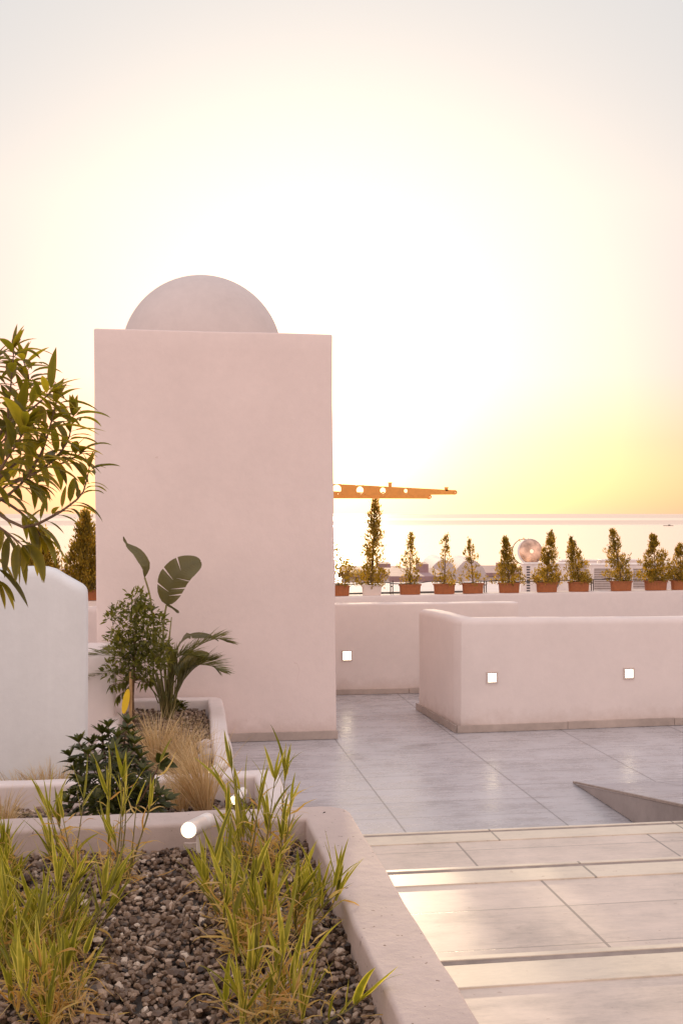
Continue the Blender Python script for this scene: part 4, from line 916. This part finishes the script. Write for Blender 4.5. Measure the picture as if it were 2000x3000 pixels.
def shrub():
    random.seed(71); T0 = 4.35; base = at(330, 2430, T0); base.z = ZBg; P = lambda x, y, d=0: at(x, y, T0+d)
    t = empty('leafy_shrub', base, 'dense dark green shrub in the middle planter', 'shrub'); w = MB(); b = MB()
    tips = [(232,2175,0),(205,2215,.05),(260,2210,-.05),(300,2175,.05),(345,2160,0),(375,2120,.05),(395,2180,0),(330,2200,-.12),(285,2240,-.12),(225,2260,0),(360,2230,-.15),(410,2220,0),(420,2260,-.05),(250,2300,-.1),(310,2290,-.18),(370,2290,-.15),(220,2330,0),(280,2340,-.15),(340,2350,-.15),(400,2310,-.1),(440,2300,-.1),(465,2330,-.1),(430,2350,-.1),(300,2150,.1),(270,2180,.12),(340,2185,.15),(240,2240,.12),(385,2160,.1),(200,2350,-.05),(487,2345,-.05),(318,2130,.08)]
    for x, y, d in tips:
        c = P(x, y, d); r0 = base.lerp(P(330, 2300), .6); w.tube(poly([base, r0, r0.lerp(c, .5)+Vector((0,0,.01)), c], 6), [.005,.004,.004,.003,.003,.002,.002][:7] if False else .0025, 5)
        ax_ = ((c-base).normalized()+Vector((0,0,.5))).normalized()
        for lv in range(4):
            cc = c-ax_*.026*lv
            for k in range(9):
                a = k*.7+lv*.35+random.uniform(-.2,.2); u = ax_.orthogonal().normalized(); v = ax_.cross(u); o = u*math.cos(a)+v*math.sin(a)
                dd = (o+ax_*(1.1-.45*lv)).normalized(); ln = random.uniform(.04,.062)
                leaf(b, cc+o*.003, dd, ln, ln*.31, random.uniform(.1,.5), nseg=4, tone=random.gauss(.5-.06*lv,.16)+(.15 if lv == 0 else 0), up=ax_, fold=.35)
    # side branch with bigger leaves
    br = poly([base, P(420,2330,-.15), P(455,2265,-.2), P(470,2235,-.2)], 8); w.tube(br, .003, 5)
    for dx, dy, ln in ((18,-28,.085),(45,4,.085),(-8,-30,.07),(30,-10,.07),(10,20,.05)):
        leaf(b, br[-1], P(470+dx,2235+dy,-.24)-br[-1], ln, .03, .2, nseg=5, tone=.35, up=Vector((0,-1,.6)))
    w.build('stem', M['bark'], t); b.build('foliage', M['shrub'], t)
shrub()
# ---------------------------------------------------------------- striped reeds in the nearest planter
def reed(px_, py_, label, stems, seed, rad=.05, H=.26, lean=(0,0), dry=.35, lw=.0125):
    random.seed(seed); p = onz(px_, py_, ZAg); t = empty('striped_reed', p, label, 'reed clump', 'striped reed clumps in the nearest planter')
    st = MB(); b = MB(); rt_ = Vector((cs,-sn,0)); fw = Vector((sn,cs,0))
    for k in range(int(stems*1.5)):
        a = random.uniform(0, 6.283); r = rad*random.random()**.6; q = p+Vector((math.cos(a)*r, math.sin(a)*r, 0)); h = H*random.uniform(.35,1.08)
        d = (Vector((0,0,1))+rt_*(lean[0]+random.gauss(0,.16))+fw*(lean[1]+random.gauss(0,.14))).normalized(); bend = rv(.03)
        top = q+d*h+bend; pp = poly([q, q.lerp(top, .5)+bend*.3, top], 8); st.tube(pp, [.0024-.0014*i/(len(pp)-1) for i in range(len(pp))], 5, val=random.random())
        nl = random.randint(6, 9); isdry = random.random() < dry*.3
        for j in range(nl):
            s = .12+.86*j/(nl-1); i = min(len(pp)-2, int(s*(len(pp)-1))); c = pp[i].lerp(pp[i+1], s*(len(pp)-1)-i)
            sg = 1 if j % 2 else -1; o = (rt_*sg*random.uniform(.5,1)+fw*random.uniform(-.6,.6)).normalized()
            dryl = isdry or random.random() < dry*(1.35-s)
            if dryl: blade(b, c, d*random.uniform(.2,1.1)+o*random.uniform(.2,.9)+rv(.35), random.uniform(.03,.10), lw*random.uniform(.25,.6), random.uniform(.0,1.7), nseg=9, tone=random.uniform(.0,.24), twist=random.uniform(-4,4), stripe=random.uniform(0,.24), wig=.16)
            else:
                dd = (d*random.uniform(1.3,2.2)+o*random.uniform(.5,.9)); blade(b, c, dd, random.uniform(.055,.125)*(1.15 if s > .5 else .95), lw*random.choice([.32,.42,.55,.75,1.1]), random.uniform(.0,.6), nseg=8, wig=.03, tone=random.uniform(.32,.68), twist=random.uniform(-.7,.7), stripe=random.choice([.9,.82,.97,.5,.88,.62]), side=d.cross(o)*1.0+rv(.35))
        for j in range(random.randint(1, 4)): blade(b, top-d*.012*j, d+rv(.16), random.uniform(.06,.12), lw*random.uniform(.4,1.15), random.uniform(0,.25), nseg=7, tone=random.uniform(.35,.7), stripe=random.choice([.95,.88,.62,.8]), side=rt_+rv(.4), wig=.03)
    for k in range(stems*12):      # dead thatch round the foot of the clump
        a = random.uniform(0, 6.283); q = p+Vector((math.cos(a), math.sin(a), 0))*rad*random.uniform(.2,1.4)+Vector((0,0,random.uniform(0,.09)))
        blade(b, q, rv(1)+Vector((0,0,random.uniform(-.3,1.2))), random.uniform(.025,.085), random.uniform(.0012,.0042), random.uniform(0,.8), nseg=6, tone=random.uniform(0,.24), twist=random.uniform(-3,3), stripe=random.uniform(0,.24), wig=.22)
    st.build('stem', M['greenstem'], t); b.build('leaf', M['reed'], t); return p
reed(70, 2850, 'thick striped reed clump at the left edge of the nearest planter', 19, 81, rad=.085, H=.14, dry=.5)
reed(160, 2990, 'striped reed clump in the bottom left corner', 12, 88, rad=.05, H=.10, dry=.8)
reed(200, 2790, 'small leafy reed clump right of the thick left edge clump', 7, 89, rad=.03, H=.11, lean=(.25,0))
reed(350, 2600, 'tall thin reed clump in front of the dark shrub', 6, 82, rad=.04, H=.25, dry=.75, lw=.0105)
reed(215, 2560, 'sparse reed clump leaning left, left of the tall thin clump', 5, 83, rad=.025, H=.19, lean=(-.2,0), dry=.7)
reed(20, 2600, 'low reed tuft at the far left of the nearest planter', 5, 90, rad=.03, H=.09)
reed(775, 2560, 'tall reed clump beside the largest spotlight', 13, 84, rad=.045, H=.235, dry=.75, lean=(-.03,0), lw=.0115)
reed(670, 2690, 'leaning reed clump in the middle of the gravel', 7, 85, rad=.035, H=.12, lean=(-.25,0), dry=.6)
reed(745, 2800, 'large reed clump at lower centre of the nearest planter', 13, 86, rad=.055, H=.15, dry=.7)
reed(880, 2740, 'reed clump leaning over the plaster rim', 6, 87, rad=.025, H=.14, lean=(.25,0), dry=.5)
reed(790, 2990, 'reed clump cut by the bottom edge of the view', 9, 91, rad=.05, H=.11, dry=.8)
reed(960, 2998, 'few bright yellow green blades by the rim at the bottom', 1, 92, rad=.01, H=.04, lean=(.8,0), dry=.1, lw=.014)

# dry blades fallen on the near gravel
random.seed(99); b = MB()
for k in range(70):
    q = Vector((random.uniform(-.75, XA-ta/2-.02), random.uniform(1.9, YAb-ta-.03), ZAg+.012)); a = random.uniform(0, 6.283)
    blade(b, q, Vector((math.cos(a), math.sin(a), random.uniform(-.02,.12))), random.uniform(.02,.07), random.uniform(.002,.006), random.uniform(0,.15), nseg=5, tone=random.uniform(0,.24), twist=random.uniform(-2,2), stripe=random.uniform(0,.24), wig=.12)
tag(b.build('leaf_litter', M['reed']), 'dry reed blades fallen on the gravel of the nearest planter', 'leaf litter', kind='stuff')
